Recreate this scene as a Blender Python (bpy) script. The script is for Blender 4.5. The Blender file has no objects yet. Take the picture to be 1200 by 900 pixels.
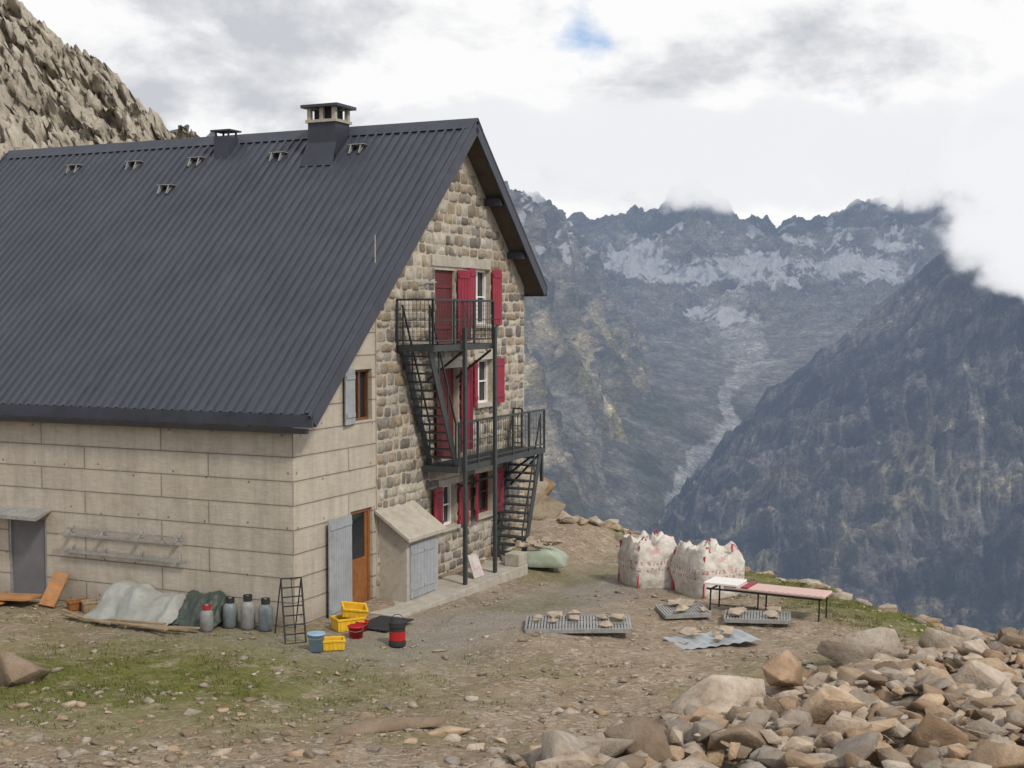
import bpy, bmesh, math, random
import numpy as np
from mathutils import Vector, Matrix
random.seed(7); rng=np.random.default_rng(7)
scene=bpy.context.scene
COL=scene.collection
# ------------------------------------------------------------------ noise
_p=rng.permutation(512); _p=np.concatenate([_p,_p,_p]).astype(int)
_g=np.stack([np.cos(np.arange(512)*2.399),np.sin(np.arange(512)*2.399)],1)
def perlin(x,y):
    x=np.asarray(x,float);y=np.asarray(y,float)
    xi=np.floor(x).astype(int);yi=np.floor(y).astype(int);xf=x-xi;yf=y-yi
    xi&=511;yi&=511
    def g(i,j,dx,dy):
        h=_p[(_p[(xi+i)&511]+yi+j)&511]
        return _g[h,0]*dx+_g[h,1]*dy
    u=xf**3*(xf*(xf*6-15)+10);v=yf**3*(yf*(yf*6-15)+10)
    a=g(0,0,xf,yf);b=g(1,0,xf-1,yf);c=g(0,1,xf,yf-1);d=g(1,1,xf-1,yf-1)
    return ((a+(b-a)*u)*(1-v)+(c+(d-c)*u)*v)*1.5
def fbm(x,y,o=5,gain=.5):
    r=0;a=1;f=1
    for i in range(o):
        r=r+a*perlin(x*f+i*17.3,y*f+i*9.1);a*=gain;f*=2.03
    return r
def ridged(x,y,o=5,gain=.5):
    r=0;a=1;f=1;t=0
    for i in range(o):
        r=r+a*(1-2*np.abs(perlin(x*f+i*31.7,y*f+i*5.9)));t+=a;a*=gain;f*=2.05
    return r/t
def sstep(a,b,x):
    t=np.clip((x-a)/(b-a),0,1);return t*t*(3-2*t)
# ------------------------------------------------------------------ node helpers
class NT:
    def __init__(s,name):
        s.m=bpy.data.materials.new(name);s.m.use_nodes=True;s.t=s.m.node_tree
        s.t.nodes.clear();s.out=s.n('ShaderNodeOutputMaterial')
    def n(s,typ,**kw):
        nd=s.t.nodes.new(typ)
        for k,v in kw.items(): setattr(nd,k,v)
        return nd
    def l(s,a,b): s.t.links.new(a,b)
    def coord(s,kind='Object',scale=(1,1,1),rot=(0,0,0)):
        if kind=='World': c=s.n('ShaderNodeNewGeometry').outputs['Position']
        else: c=s.n('ShaderNodeTexCoord').outputs[kind]
        mp=s.n('ShaderNodeMapping');mp.inputs['Scale'].default_value=scale;mp.inputs['Rotation'].default_value=rot
        s.l(c,mp.inputs['Vector']);return mp.outputs['Vector']
    def noise(s,vec,scale,detail=6,rough=.6):
        n=s.n('ShaderNodeTexNoise');n.inputs['Scale'].default_value=scale;n.inputs['Detail'].default_value=detail
        n.inputs['Roughness'].default_value=rough;s.l(vec,n.inputs['Vector']);return n.outputs['Fac']
    def ramp(s,fac,stops):
        r=s.n('ShaderNodeValToRGB');e=r.color_ramp.elements
        while len(e)<len(stops): e.new(.5)
        for i,(p,c) in enumerate(stops):
            e[i].position=p;e[i].color=(c if isinstance(c,tuple) else (c,c,c))+(1,)
        s.l(fac,r.inputs['Fac']);return r.outputs['Color']
    def mix(s,fac,a,b,mode='MIX'):
        m=s.n('ShaderNodeMix',data_type='RGBA',blend_type=mode)
        for sock,v in ((m.inputs[0],fac),(m.inputs[6],a),(m.inputs[7],b)):
            if hasattr(v,'is_linked'): s.l(v,sock)
            elif isinstance(v,tuple): sock.default_value=v+(1,)
            else: sock.default_value=v
        return m.outputs[2]
    def math(s,op,a,b=0.0,clamp=False):
        m=s.n('ShaderNodeMath',operation=op);m.use_clamp=clamp
        for sock,v in ((m.inputs[0],a),(m.inputs[1],b)):
            if hasattr(v,'is_linked'): s.l(v,sock)
            else: sock.default_value=v
        return m.outputs[0]
    def bump(s,h,strength=.4,dist=.02,prev=None):
        b=s.n('ShaderNodeBump');b.inputs['Strength'].default_value=strength;b.inputs['Distance'].default_value=dist
        s.l(h,b.inputs['Height'])
        if prev is not None: s.l(prev,b.inputs['Normal'])
        return b.outputs['Normal']
    def finish(s,col,rough=.85,normal=None,metal=0.0,spec=.3):
        p=s.n('ShaderNodeBsdfPrincipled')
        if hasattr(col,'is_linked'): s.l(col,p.inputs['Base Color'])
        else: p.inputs['Base Color'].default_value=col+(1,)
        if hasattr(rough,'is_linked'): s.l(rough,p.inputs['Roughness'])
        else: p.inputs['Roughness'].default_value=rough
        p.inputs['Metallic'].default_value=metal;p.inputs['Specular IOR Level'].default_value=spec
        if normal is not None: s.l(normal,p.inputs['Normal'])
        s.l(p.outputs[0],s.out.inputs['Surface']);s.p=p;return s.m
def simple(name,c,scale=6,var=.35,rough=.7,bump=.15,metal=0.0,spec=.3,dist=.01,dirt=None):
    n=NT(name);v=n.coord('World')
    f=n.noise(v,scale);f2=n.noise(v,scale*.23,3)
    a=tuple(x*(1-var) for x in c);b=tuple(min(1,x*(1+var*.6)) for x in c)
    col=n.ramp(n.math('MULTIPLY',n.math('ADD',f,f2),.5),[(.33,a),(.67,b)])
    if dirt: col=n.mix(n.ramp(n.noise(v,scale*.7,8,.75),[(.5,0.0),(.68,.8)]),col,dirt)
    return n.finish(col,rough,n.bump(f,bump,dist),metal,spec)
# ------------------------------------------------------------------ mesh builder
class MB:
    def __init__(s): s.v=[];s.f=[]
    def add(s,vs,fs):
        k=len(s.v);s.v+= [tuple(map(float,x)) for x in vs];s.f+=[tuple(i+k for i in f) for f in fs];return s
    def box(s,a0,a1,b0,b1,c0,c1):
        a0,a1=min(a0,a1),max(a0,a1);b0,b1=min(b0,b1),max(b0,b1)
        vs=[(a0,b0,c0),(a1,b0,c0),(a1,b1,c0),(a0,b1,c0),(a0,b0,c1),(a1,b0,c1),(a1,b1,c1),(a0,b1,c1)]
        return s.add(vs,[(0,3,2,1),(4,5,6,7),(0,1,5,4),(1,2,6,5),(2,3,7,6),(3,0,4,7)])
    def beam(s,p,q,w=.05,h=None,up=(0,0,1)):
        h=h or w;p=Vector(p);q=Vector(q);d=(q-p).normalized();u=Vector(up)
        if abs(d.dot(u))>.98:u=Vector((1,0,0))
        r=d.cross(u).normalized();u=r.cross(d)
        vs=[]
        for e in (p,q):
            for a,b in ((-1,-1),(1,-1),(1,1),(-1,1)): vs.append(e+r*a*w/2+u*b*h/2)
        return s.add(vs,[(0,3,2,1),(4,5,6,7),(0,1,5,4),(1,2,6,5),(2,3,7,6),(3,0,4,7)])
    def lathe(s,c,prof,n=20):
        c=Vector(c);vs=[];fs=[]
        for r,z in prof:
            for i in range(n):
                a=i/n*2*math.pi;vs.append((c.x+r*math.cos(a),c.y+r*math.sin(a),c.z+z))
        for j in range(len(prof)-1):
            for i in range(n):
                fs.append((j*n+i,j*n+(i+1)%n,(j+1)*n+(i+1)%n,(j+1)*n+i))
        fs.append(tuple(range(n))[::-1]);fs.append(tuple((len(prof)-1)*n+i for i in range(n)))
        return s.add(vs,fs)
    def obj(s,name,mat,parent=None,smooth=False,bevel=0):
        me=bpy.data.meshes.new(name);me.from_pydata(s.v,[],s.f);me.materials.append(mat)
        if smooth: me.polygons.foreach_set('use_smooth',[True]*len(me.polygons))
        ob=bpy.data.objects.new(name,me);COL.objects.link(ob)
        if parent: ob.parent=parent
        if bevel:
            b=ob.modifiers.new('b','BEVEL');b.width=bevel;b.segments=2;b.limit_method='ANGLE'
        return ob
def empty(name,loc=(0,0,0),rz=0):
    e=bpy.data.objects.new(name,None);COL.objects.link(e);e.location=loc;e.rotation_euler=(0,0,rz);e.empty_display_size=.3;return e
# ------------------------------------------------------------------ frames
CX,CY=-4.36,26.21; UX,UY=.4195,.9078
CAMZ=6.23
def W(w,o): return (CX+w*UX+o*UY, CY+w*UY-o*UX)
EX=np.array([-1500,-60,-10,1.5,4,6.2,8.3,9.2,10.6,14,18,25,60,1500.]);EY=np.array([400,70,46,42.5,41.5,37.5,33.5,30,27,22,17,8,-60,-1500.])
def ground(X,Y):
    X=np.asarray(X,float);Y=np.asarray(Y,float)
    w=(X-CX)*UX+(Y-CY)*UY;o=(X-CX)*UY-(Y-CY)*UX
    z=-.06-.045*np.clip(w,0,12)*sstep(0,2,o)
    z=z+.11*np.clip(21.5-Y,0,9)
    z=z+.25*np.exp(-((X+9)**2/10+(Y-21)**2/6))
    near=np.where((w>-1.2)&(o<2.2)&(w<13),.25,1)
    z=z+near*(.10*fbm(X*.28,Y*.28,3)+.035*fbm(X*1.7,Y*1.7,4))
    d=Y-np.interp(X,EX,EY)+1.2*fbm(X*.35+5,Y*.35,3)
    dd=d*.75
    sp=np.log1p(np.exp(np.clip(dd*1.3,-30,30)))/1.3;sp=np.where(dd*1.3>29,dd,sp)
    z=z-.8*sp*(1+.25*fbm(X*.15,Y*.15,4)*sstep(0,8,d))
    z=np.maximum(z,-960)
    return z
def gz(x,y): return float(ground(x,y))
# ================================================================== MATERIALS
def mat_concrete():
    n=NT('board_marked_concrete')
    tc=n.n('ShaderNodeTexCoord').outputs['Object'];sp=n.n('ShaderNodeSeparateXYZ');n.l(tc,sp.inputs[0])
    xy=n.math('ADD',sp.outputs[0],sp.outputs[1]);cb=n.n('ShaderNodeCombineXYZ');n.l(xy,cb.inputs[0])
    n.l(n.math('ADD',sp.outputs[2],.02),cb.inputs[1])
    def brick(ms):
        b=n.n('ShaderNodeTexBrick');b.offset=.37;b.offset_frequency=2;b.squash=1
        b.inputs['Scale'].default_value=1;b.inputs['Brick Width'].default_value=3.3;b.inputs['Row Height'].default_value=.49
        b.inputs['Mortar Size'].default_value=ms;b.inputs['Mortar Smooth'].default_value=.6
        b.inputs['Color1'].default_value=(0,0,0,1);b.inputs['Color2'].default_value=(1,1,1,1);b.inputs['Mortar'].default_value=(.5,.5,.5,1)
        n.l(cb.outputs[0],b.inputs['Vector']);return b
    b=brick(.010);b2=brick(.045)
    v=n.coord('Object')
    base=n.ramp(n.noise(v,1.3,9,.7),[(.3,(.35,.305,.25)),(.55,(.45,.40,.335)),(.75,(.50,.455,.39))])
    base=n.mix(n.math('MULTIPLY',b.outputs['Color'],.3),base,(.53,.48,.41))
    base=n.mix(.5,base,n.ramp(n.noise(n.coord('Object',(1,1,6)),3,8,.8),[(.35,.7),(.65,1.15)]),'MULTIPLY')
    vs=n.coord('Object',(3,3,.35));st=n.ramp(n.noise(vs,1.6,6,.7),[(.45,0.0),(.72,.55)])
    base=n.mix(st,base,(.27,.24,.20))
    zlow=n.ramp(n.math('MULTIPLY',sp.outputs[2],1.2),[(0.0,.5),(.5,0.0)])
    base=n.mix(zlow,base,(.23,.20,.16))
    base=n.mix(n.math('MULTIPLY',b2.outputs['Fac'],.3),base,(.24,.21,.175))
    base=n.mix(n.math('MULTIPLY',b.outputs['Fac'],.6),base,(.13,.115,.10))
    vx=n.n('ShaderNodeTexVoronoi',voronoi_dimensions='2D');vx.inputs['Scale'].default_value=1.05;vx.inputs['Randomness'].default_value=.3
    n.l(cb.outputs[0],vx.inputs['Vector']);hole=n.ramp(vx.outputs['Distance'],[(.02,.8),(.035,0.0)])
    base=n.mix(hole,base,(.13,.11,.095))
    f=n.noise(v,28,5);h=n.math('SUBTRACT',n.math('MULTIPLY',f,.25),b.outputs['Fac'])
    h=n.math('ADD',h,n.math('MULTIPLY',n.noise(v,2.2,3),.5))
    return n.finish(base,.9,n.bump(h,.9,.04))
def mat_blocks():
    n=NT('granite_blocks');v=n.coord('Object');at=n.n('ShaderNodeAttribute',attribute_name='tint')
    c=n.mix(1.0,at.outputs['Color'],n.ramp(n.noise(v,7,9,.75),[(.3,(.5,.47,.43)),(.5,(.95,.95,.95)),(.7,(1.35,1.3,1.25))]),'MULTIPLY')
    c=n.mix(n.ramp(n.noise(v,1.3,5,.7),[(.5,0.0),(.75,.35)]),c,(.22,.17,.11))
    h=n.math('ADD',n.noise(v,13,8,.7),n.math('MULTIPLY',n.noise(v,45,4),.35))
    return n.finish(c,.92,n.bump(h,.9,.035))
def mat_roof():
    n=NT('painted_steel_roofing');v=n.coord('Object')
    c=n.ramp(n.noise(v,.7,6),[(.3,(.028,.033,.048)),(.7,(.042,.048,.066))])
    c=n.mix(n.ramp(n.noise(n.coord('Object',(1,9,1)),.9,7,.7),[(.5,0.0),(.75,.35)]),c,(.085,.09,.105))
    return n.finish(c,n.ramp(n.noise(v,3,4),[(.3,.36),(.7,.52)]),n.bump(n.noise(v,2.5,2),.12,.03),0.0,.5)
def mat_rock(name,a,b,c,sc=1.0,lich=True,bs=1.0):
    n=NT(name);v=n.coord('World')
    at=n.n('ShaderNodeAttribute',attribute_name='tint');f=n.noise(v,2.2*sc,8,.65)
    col=n.ramp(f,[(.3,a),(.5,b),(.7,c)])
    col=n.mix(.95,col,at.outputs['Color'],'MULTIPLY')
    col=n.mix(n.ramp(n.noise(v,9*sc,8,.75),[(.52,0.0),(.66,.5)]),col,tuple(x*.5 for x in a))
    if lich: col=n.mix(n.ramp(n.noise(v,4.1*sc,6,.7),[(.58,0.0),(.7,.5)]),col,(.24,.16,.095))
    h=n.math('ADD',n.noise(v,7*sc,9,.7),n.math('MULTIPLY',n.noise(v,30*sc,4),.3))
    return n.finish(col,.9,n.bump(h,.9,.05/sc*bs))
def mat_ground():
    n=NT('dirt_and_gravel');v=n.coord('World')
    at=n.n('ShaderNodeAttribute',attribute_name='cover');sc=n.n('ShaderNodeSeparateColor');n.l(at.outputs['Color'],sc.inputs[0])
    col=n.ramp(n.noise(v,.8,10,.7),[(.3,(.17,.122,.08)),(.5,(.26,.197,.138)),(.68,(.35,.28,.21))])
    vo=n.n('ShaderNodeTexVoronoi');vo.inputs['Scale'].default_value=15;n.l(v,vo.inputs['Vector'])
    s2=n.n('ShaderNodeSeparateColor');n.l(vo.outputs['Color'],s2.inputs[0])
    grit=n.ramp(s2.outputs[0],[(.0,(.13,.105,.08)),(.5,(.28,.225,.17)),(1,(.50,.45,.38))])
    col=n.mix(n.ramp(n.noise(v,3,6,.7),[(.42,.12),(.62,.75)]),col,grit)
    path=n.ramp(n.noise(v,22,5,.8),[(.3,(.14,.13,.115)),(.7,(.34,.32,.295))])
    col=n.mix(n.math('MULTIPLY',sc.outputs[0],.75),col,path)
    gm=n.math('MULTIPLY',n.ramp(n.noise(v,1.7,10,.8),[(.38,0.0),(.49,1.0)]),sc.outputs[1])
    col=n.mix(gm,col,n.ramp(n.noise(v,9,6,.8),[(.3,(.045,.06,.012)),(.5,(.115,.125,.03)),(.72,(.21,.185,.07))]))
    col=n.mix(n.math('MULTIPLY',sc.outputs[2],.9),col,n.ramp(n.noise(v,.9,9,.7),[(.35,(.16,.12,.085)),(.55,(.30,.24,.18)),(.7,(.12,.14,.04))]))
    h=n.math('ADD',n.noise(v,5,9,.75),n.math('MULTIPLY',vo.outputs['Distance'],-.5));h=n.math('ADD',h,n.math('MULTIPLY',n.noise(v,45,3),.3))
    return n.finish(col,.95,n.bump(h,.9,.05),spec=.15)
def mat_mountain(name,L=15000.0,haze=(.23,.29,.43),bs=1.0):
    n=NT(name);v=n.coord('World',(.001,.001,.0016))
    at=n.n('ShaderNodeAttribute',attribute_name='tint')
    f=n.noise(v,9,12,.8);f2=n.noise(v,45,8,.8)
    m=n.math('ADD',n.math('MULTIPLY',f,.55),n.math('MULTIPLY',f2,.45))
    col=n.mix(1.0,at.outputs['Color'],n.ramp(m,[(.37,(.16,.17,.2)),(.46,(.62,.63,.66)),(.53,(1.15,1.15,1.12)),(.62,(2.6,2.5,2.3))]),'MULTIPLY')
    col=n.mix(at.outputs['Alpha'],col,n.ramp(f2,[(.35,(.72,.75,.80)),(.55,(.93,.94,.96))]))
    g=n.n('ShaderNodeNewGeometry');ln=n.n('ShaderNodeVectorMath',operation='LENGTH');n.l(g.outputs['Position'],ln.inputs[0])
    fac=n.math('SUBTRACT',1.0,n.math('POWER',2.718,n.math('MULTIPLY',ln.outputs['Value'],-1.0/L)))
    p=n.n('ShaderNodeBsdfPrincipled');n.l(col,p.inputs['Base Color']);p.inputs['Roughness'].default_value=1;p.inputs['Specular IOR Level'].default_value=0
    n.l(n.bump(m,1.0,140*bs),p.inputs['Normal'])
    em=n.n('ShaderNodeEmission');em.inputs['Color'].default_value=haze+(1,)  # aerial haze painted as surface glow, growing with distance from the origin
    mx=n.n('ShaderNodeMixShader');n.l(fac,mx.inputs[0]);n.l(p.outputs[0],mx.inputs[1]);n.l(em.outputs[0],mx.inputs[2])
    n.l(mx.outputs[0],n.out.inputs['Surface']);return n.m
M_conc=mat_concrete();M_block=mat_blocks();M_roof=mat_roof()
M_stone=simple('wall_mortar',(.44,.395,.325),9,.25,.95,.5,dist=.03,dirt=(.32,.28,.23))
M_fascia=simple('dark_fascia_metal',(.045,.05,.068),3,.3,.45,.05)
M_soffit=simple('soffit_wood',(.10,.085,.07),8,.3,.8,.2)
M_red=simple('maroon_paint',(.27,.022,.045),5,.3,.55,.1,dirt=(.17,.02,.03))
M_dred=simple('faded_maroon_paint',(.125,.022,.027),5,.35,.7,.1,dirt=(.08,.05,.045))
M_steel=simple('dark_galvanised_steel',(.055,.06,.062),20,.3,.55,.1,.3)
M_galv=simple('galvanised_steel',(.36,.36,.35),15,.3,.5,.1,.4,dirt=(.2,.19,.17))
M_grey=simple('grey_blue_paint',(.31,.33,.355),5,.15,.6,.08,dirt=(.23,.23,.23))
M_dgrey=simple('grey_door_paint',(.15,.15,.16),4,.2,.6,.08)
M_wood=simple('varnished_wood',(.26,.105,.035),10,.4,.5,.15)
M_dwood=simple('dark_window_wood',(.15,.065,.028),10,.4,.5,.15)
M_board=simple('orange_formwork_board',(.42,.20,.08),7,.35,.7,.15,dirt=(.28,.19,.12))
M_oldw=simple('weathered_wood',(.30,.22,.14),9,.4,.8,.2)
M_white=simple('white_paint',(.72,.71,.68),6,.1,.6,.05)
M_plast=simple('cement_render',(.40,.365,.31),6,.2,.9,.2,dirt=(.27,.235,.19))
M_slab=simple('poured_concrete',(.40,.37,.32),5,.25,.9,.25,dirt=(.25,.22,.175))
M_black=simple('black_rubber',(.03,.03,.032),10,.3,.8,.2)
n=NT('window_glass');n.finish((.02,.025,.03),.08,None,0,.6);M_glass=n.m
# ================================================================== BUILDING
B=empty('stone_mountain_refuge',(CX,CY,0),math.atan2(UY,UX))
RW,RZ=7.1,10.93
E1w,E1z=-.17,4.26;E2w,E2z=11.35,6.98
LEN=15.1-.55
sl=(RZ-E1z)/(RW-E1w);sr=(RZ-E2z)/(E2w-RW)
RT=.16
def roofz(w): return min(RZ-(RW-w)*sl, RZ-(w-RW)*sr)
def wall_cells(x0,x1,z0,z1,holes,axis='x',pos=0.0,depth=.25,sgn=1):
    bm=bmesh.new()
    xs=sorted(set([x0,x1]+[h[0] for h in holes]+[h[1] for h in holes]));zs=sorted(set([z0,z1]+[h[2] for h in holes]+[h[3] for h in holes]))
    def P(a,z,d=0): return (a,pos+sgn*d,z) if axis=='x' else (pos+sgn*d,a,z)
    for i in range(len(xs)-1):
        for j in range(len(zs)-1):
            cx=(xs[i]+xs[i+1])/2;cz=(zs[j]+zs[j+1])/2
            if any(h[0]<cx<h[1] and h[2]<cz<h[3] for h in holes): continue
            bm.faces.new([bm.verts.new(P(*p)) for p in ((xs[i],zs[j]),(xs[i+1],zs[j]),(xs[i+1],zs[j+1]),(xs[i],zs[j+1]))])
    for a0,a1,b0,b1 in holes:
        for (p,q) in (((a0,b0),(a1,b0)),((a1,b0),(a1,b1)),((a1,b1),(a0,b1)),((a0,b1),(a0,b0))):
            bm.faces.new([bm.verts.new(P(*p)),bm.verts.new(P(*q)),bm.verts.new(P(*q,depth)),bm.verts.new(P(*p,depth))])
    bmesh.ops.remove_doubles(bm,verts=bm.verts,dist=1e-4);return bm
def clip_roof(bm,off=.1):
    for (w,s) in ((RW,-sl),(RW,sr)):
        nrm=Vector((s,0,1)).normalized()
        g=list(bm.verts)+list(bm.edges)+list(bm.faces)
        bmesh.ops.bisect_plane(bm,geom=g,plane_co=(RW,0,RZ-off),plane_no=nrm,clear_outer=True)
def bmobj(bm,name,mat,parent):
    me=bpy.data.meshes.new(name);bm.to_mesh(me);bm.free();me.materials.append(mat)
    ob=bpy.data.objects.new(name,me);COL.objects.link(ob);ob.parent=parent;return ob
SW=3.21;EW=11.12
bm=wall_cells(0,SW,-1,7.6,[(2.15,3.05,-.12,2.03),(2.31,3.06,3.96,5.07)]);clip_roof(bm);bmobj(bm,'concrete_gable_wall',M_conc,B)
stone_holes=[(6.2,7.02,1.08,2.08),(8.12,9.12,1.12,2.2),(6.25,7.15,2.75,4.95),(8.1,9.1,3.98,5.1),(5.95,6.98,5.57,7.33),(7.99,8.95,6.02,7.4)]
bm=wall_cells(SW,EW,-1.2,11,stone_holes,pos=-.03,depth=.3);clip_roof(bm);bmobj(bm,'stone_gable_wall',M_stone,B)
MB().add([(SW,-.03,-1),(SW,0,-1),(SW,0,8),(SW,-.03,8)],[(0,1,2,3)]).obj('stone_return',M_stone,B)
avoid=stone_holes+[(5.75,8.95,7.41,7.67),(6.05,7.2,2.08,2.27),(8.0,9.25,2.2,2.39),(8.0,9.2,5.1,5.29),(6.1,7.3,4.95,5.13),(6.15,7.07,.98,1.08),(8.07,9.17,1.02,1.12),(8.05,9.15,3.88,3.98),(7.94,9.0,5.92,6.02)]
def lay_stones(x0,x1,yface,top,name,axis=0):
    VS=[];FS=[];TS=[];z=-.95;NX,NZ=6,5
    pal=[(.27,.225,.175),(.35,.315,.27),(.40,.37,.33),(.23,.21,.19),(.31,.255,.19),(.37,.33,.275),(.18,.16,.145),(.44,.405,.345)]
    while z<10.6:
        rh=rng.uniform(.17,.32);x=x0+rng.uniform(-.2,0)
        while x<x1:
            wd=rng.choice([rng.uniform(.16,.3),rng.uniform(.28,.5)]);a,b,c,d=max(x0,x)+.008,min(x1,x+wd)-.014,z+.006,z+rh-.008;x+=wd
            d+=rng.uniform(-.02,.02);c+=rng.uniform(-.015,.015);ok=b-a>.09
            if axis==0:
              for h0,h1,h2,h3 in avoid:
                if not ok: break
                ox=min(b,h1)-max(a,h0);oz=min(d,h3)-max(c,h2)
                if ox>0 and oz>0:
                    if oz<.45*(d-c):
                        if c<h2: d=h2-.01
                        else: c=h3+.01
                    elif ox<(b-a)-.08:
                        if a<h0: b=h0-.006
                        else: a=h1+.006
                    else: ok=False
            if not ok or b-a<.09 or d-c<.08: continue
            if axis==0 and (d>roofz(a)-.2 or d>roofz(b)-.2): continue
            if axis==1 and d>top: continue
            k=len(VS)*NX*NZ;u=np.linspace(0,1,NX);v=np.linspace(0,1,NZ);U,V=np.meshgrid(u,v)
            j=rng.uniform(-.028,.028,(4,2))
            PX=a+(b-a)*U+(1-U)*(1-V)*j[0,0]+U*(1-V)*j[1,0]+U*V*j[2,0]+(1-U)*V*j[3,0]
            PZ=c+(d-c)*V+(1-U)*(1-V)*j[0,1]+U*(1-V)*j[1,1]+U*V*j[2,1]+(1-U)*V*j[3,1]
            cu=(U-.5)*2;cv=(V-.5)*2;kk=1-.12*(np.abs(cu)**3*np.abs(cv)**3)
            PX=(a+b)/2+(PX-(a+b)/2)*kk;PZ=(c+d)/2+(PZ-(c+d)/2)*kk
            pr=rng.uniform(.012,.045);edge=(np.maximum(np.abs(cu),np.abs(cv))>.99)
            tx,tz=rng.uniform(-.02,.02,2);PY=np.where(edge,.012,-(pr+tx*cu+tz*cv+rng.uniform(-.007,.007,U.shape)))
            PX=np.where(edge,PX,(a+b)/2+(PX-(a+b)/2)*1.25+rng.uniform(-.004,.004,U.shape))
            PZ=np.where(edge,PZ,(c+d)/2+(PZ-(c+d)/2)*1.35)
            Vv=np.stack([PX,yface+PY,PZ],-1).reshape(-1,3)
            if axis==1: Vv=np.stack([yface-PY,PX,PZ],-1).reshape(-1,3)
            VS.append(Vv);t=np.array(pal[rng.integers(len(pal))])*rng.uniform(.8,1.15);TS.append(np.tile(t,(NX*NZ,1)))
            for jj in range(NZ-1):
                for ii in range(NX-1): q=k+jj*NX+ii;FS.append((q,q+1,q+NX+1,q+NX))
        z+=rh
    me=bpy.data.meshes.new(name);me.from_pydata(np.concatenate(VS).tolist(),[],FS);T=np.concatenate(TS)
    at=me.attributes.new('tint','FLOAT_COLOR','POINT');rgba=np.ones((len(T),4),np.float32);rgba[:,:3]=T;at.data.foreach_set('color',rgba.ravel())
    me.materials.append(M_block);me.polygons.foreach_set('use_smooth',[True]*len(me.polygons));ob=bpy.data.objects.new(name,me);COL.objects.link(ob);ob.parent=B
lay_stones(SW,EW,-.03,11,'stone_blocks')
bm=wall_cells(0,LEN,-1,4.2,[(6.5,7.62,-.06,1.8)],axis='y',pos=0,depth=.2);bmobj(bm,'concrete_long_wall',M_conc,B)
MB().add([(EW,-.03,-3),(EW,LEN,-3),(EW,LEN,7.1),(EW,-.03,7.1)],[(0,1,2,3)]).obj('far_wall',M_stone,B)
lay_stones(-.03,4,EW,7.0,'stone_blocks_side',1)
bm=wall_cells(0,EW,-3,11,[],pos=LEN);clip_roof(bm);bmobj(bm,'rear_gable_wall',M_stone,B)
def rib_profile(q0,q1,pitch=.245):
    pts=[];q=q0
    while q<q1-.001:
        pts+=[(q,0),(q+pitch*.60,0),(q+pitch*.68,.045),(q+pitch*.88,.045)];q+=pitch
    pts.append((q1,0));return pts
def roof_sheet(name,wa,za,wb,zb):
    P=rib_profile(-.55,LEN);d=Vector((wb-wa,0,zb-za)).normalized();nn=Vector((-d.z,0,d.x))
    if nn.z<0:nn=-nn
    vs=[];fs=[];S=5
    for k in range(S+1):
        t=k/S
        for q,h in P:
            p=Vector((wa+(wb-wa)*t,q,za+(zb-za)*t))+nn*(h+.02);vs.append(p)
    m=len(P)
    for k in range(S):
        for i in range(m-1): fs.append((k*m+i,k*m+i+1,(k+1)*m+i+1,(k+1)*m+i))
    MB().add(vs,fs).obj(name,M_roof,B)
roof_sheet('roof_sheet_near',E1w,E1z,RW,RZ);roof_sheet('roof_sheet_far',E2w,E2z,RW,RZ)
mb=MB()
for wa,za in ((E1w,E1z),(E2w,E2z)):
    vs=[(wa,-.5,za),(wa,LEN-.02,za),(RW,LEN-.02,RZ),(RW,-.5,RZ)];vs+=[(x,y,z-RT) for x,y,z in vs]
    mb.add(vs,[(0,1,2,3),(4,7,6,5),(0,4,5,1),(1,5,6,2),(3,7,4,0)])
mb.obj('roof_deck',M_soffit,B)
mb=MB()
for wa,za in ((E1w,E1z),(E2w,E2z)):
    for q in (-.57,LEN+.02):
        mb.beam((wa,q,za-.10),(RW,q,RZ-.10),.06,.32)
        mb.beam((wa,q+(.06 if q<0 else -.06),za+.055),(RW,q+(.06 if q<0 else -.06),RZ+.055),.2,.03)
mb.obj('verge_trim',M_fascia,B)
mb=MB();mb.box(E1w-.05,E1w,-.6,LEN,E1z-.22,E1z+.03);mb.box(E2w,E2w+.05,-.6,LEN,E2z-.22,E2z+.03)
mb.obj('eaves_fascia',M_fascia,B)
mb=MB()
for q0,q1 in ((-.62,5),(5.002,10),(10.002,LEN+.05)):
    mb.add([(RW-.28,q0,RZ-.28*sl+.085),(RW,q0,RZ+.1),(RW+.28,q0,RZ-.28*sr+.085),(RW-.28,q1,RZ-.28*sl+.085),(RW,q1,RZ+.1),(RW+.28,q1,RZ-.28*sr+.085)],[(0,1,4,3),(1,2,5,4)])
mb.obj('ridge_cap',M_fascia,B)
MB().box(E1w-.14,E1w-.02,-.5,LEN,E1z-.34,E1z-.24).obj('eaves_beam',M_black,B)
mb=MB()
for w in (8.7,10.1,5.3): 
    z=RZ-abs(w-RW)*(sr if w>RW else sl)-RT-.13;mb.box(w-.09,w+.09,-.5,-.0,z-.12,z+.06)
mb.obj('purlin_ends',M_fascia,B)
def roof_at(w): return RZ-(RW-w)*sl
ch=MB();cw,cq=6.55,3.3;z0=roof_at(cw)
ch.box(cw-.33,cw+.33,cq-.4,cq+.4,z0-.5,z0+.62)
ch.add([(cw-.6,cq-.48,roof_at(cw-.6)+.07),(cw-.6,cq+.48,roof_at(cw-.6)+.07),(cw-.33,cq+.43,z0+.12),(cw-.33,cq-.43,z0+.12)],[(0,1,2,3)])
ch.obj('chimney_stack',M_fascia,B)
cc=MB();cc.box(cw-.38,cw+.38,cq-.45,cq+.45,z0+.62,z0+.69)
for a in (-.3,.3):
    for b in (-.36,0,.36): cc.box(cw+a-.05,cw+a+.05,cq+b-.05,cq+b+.05,z0+.69,z0+.98)
cc.obj('chimney_openings',M_plast,B)
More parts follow.
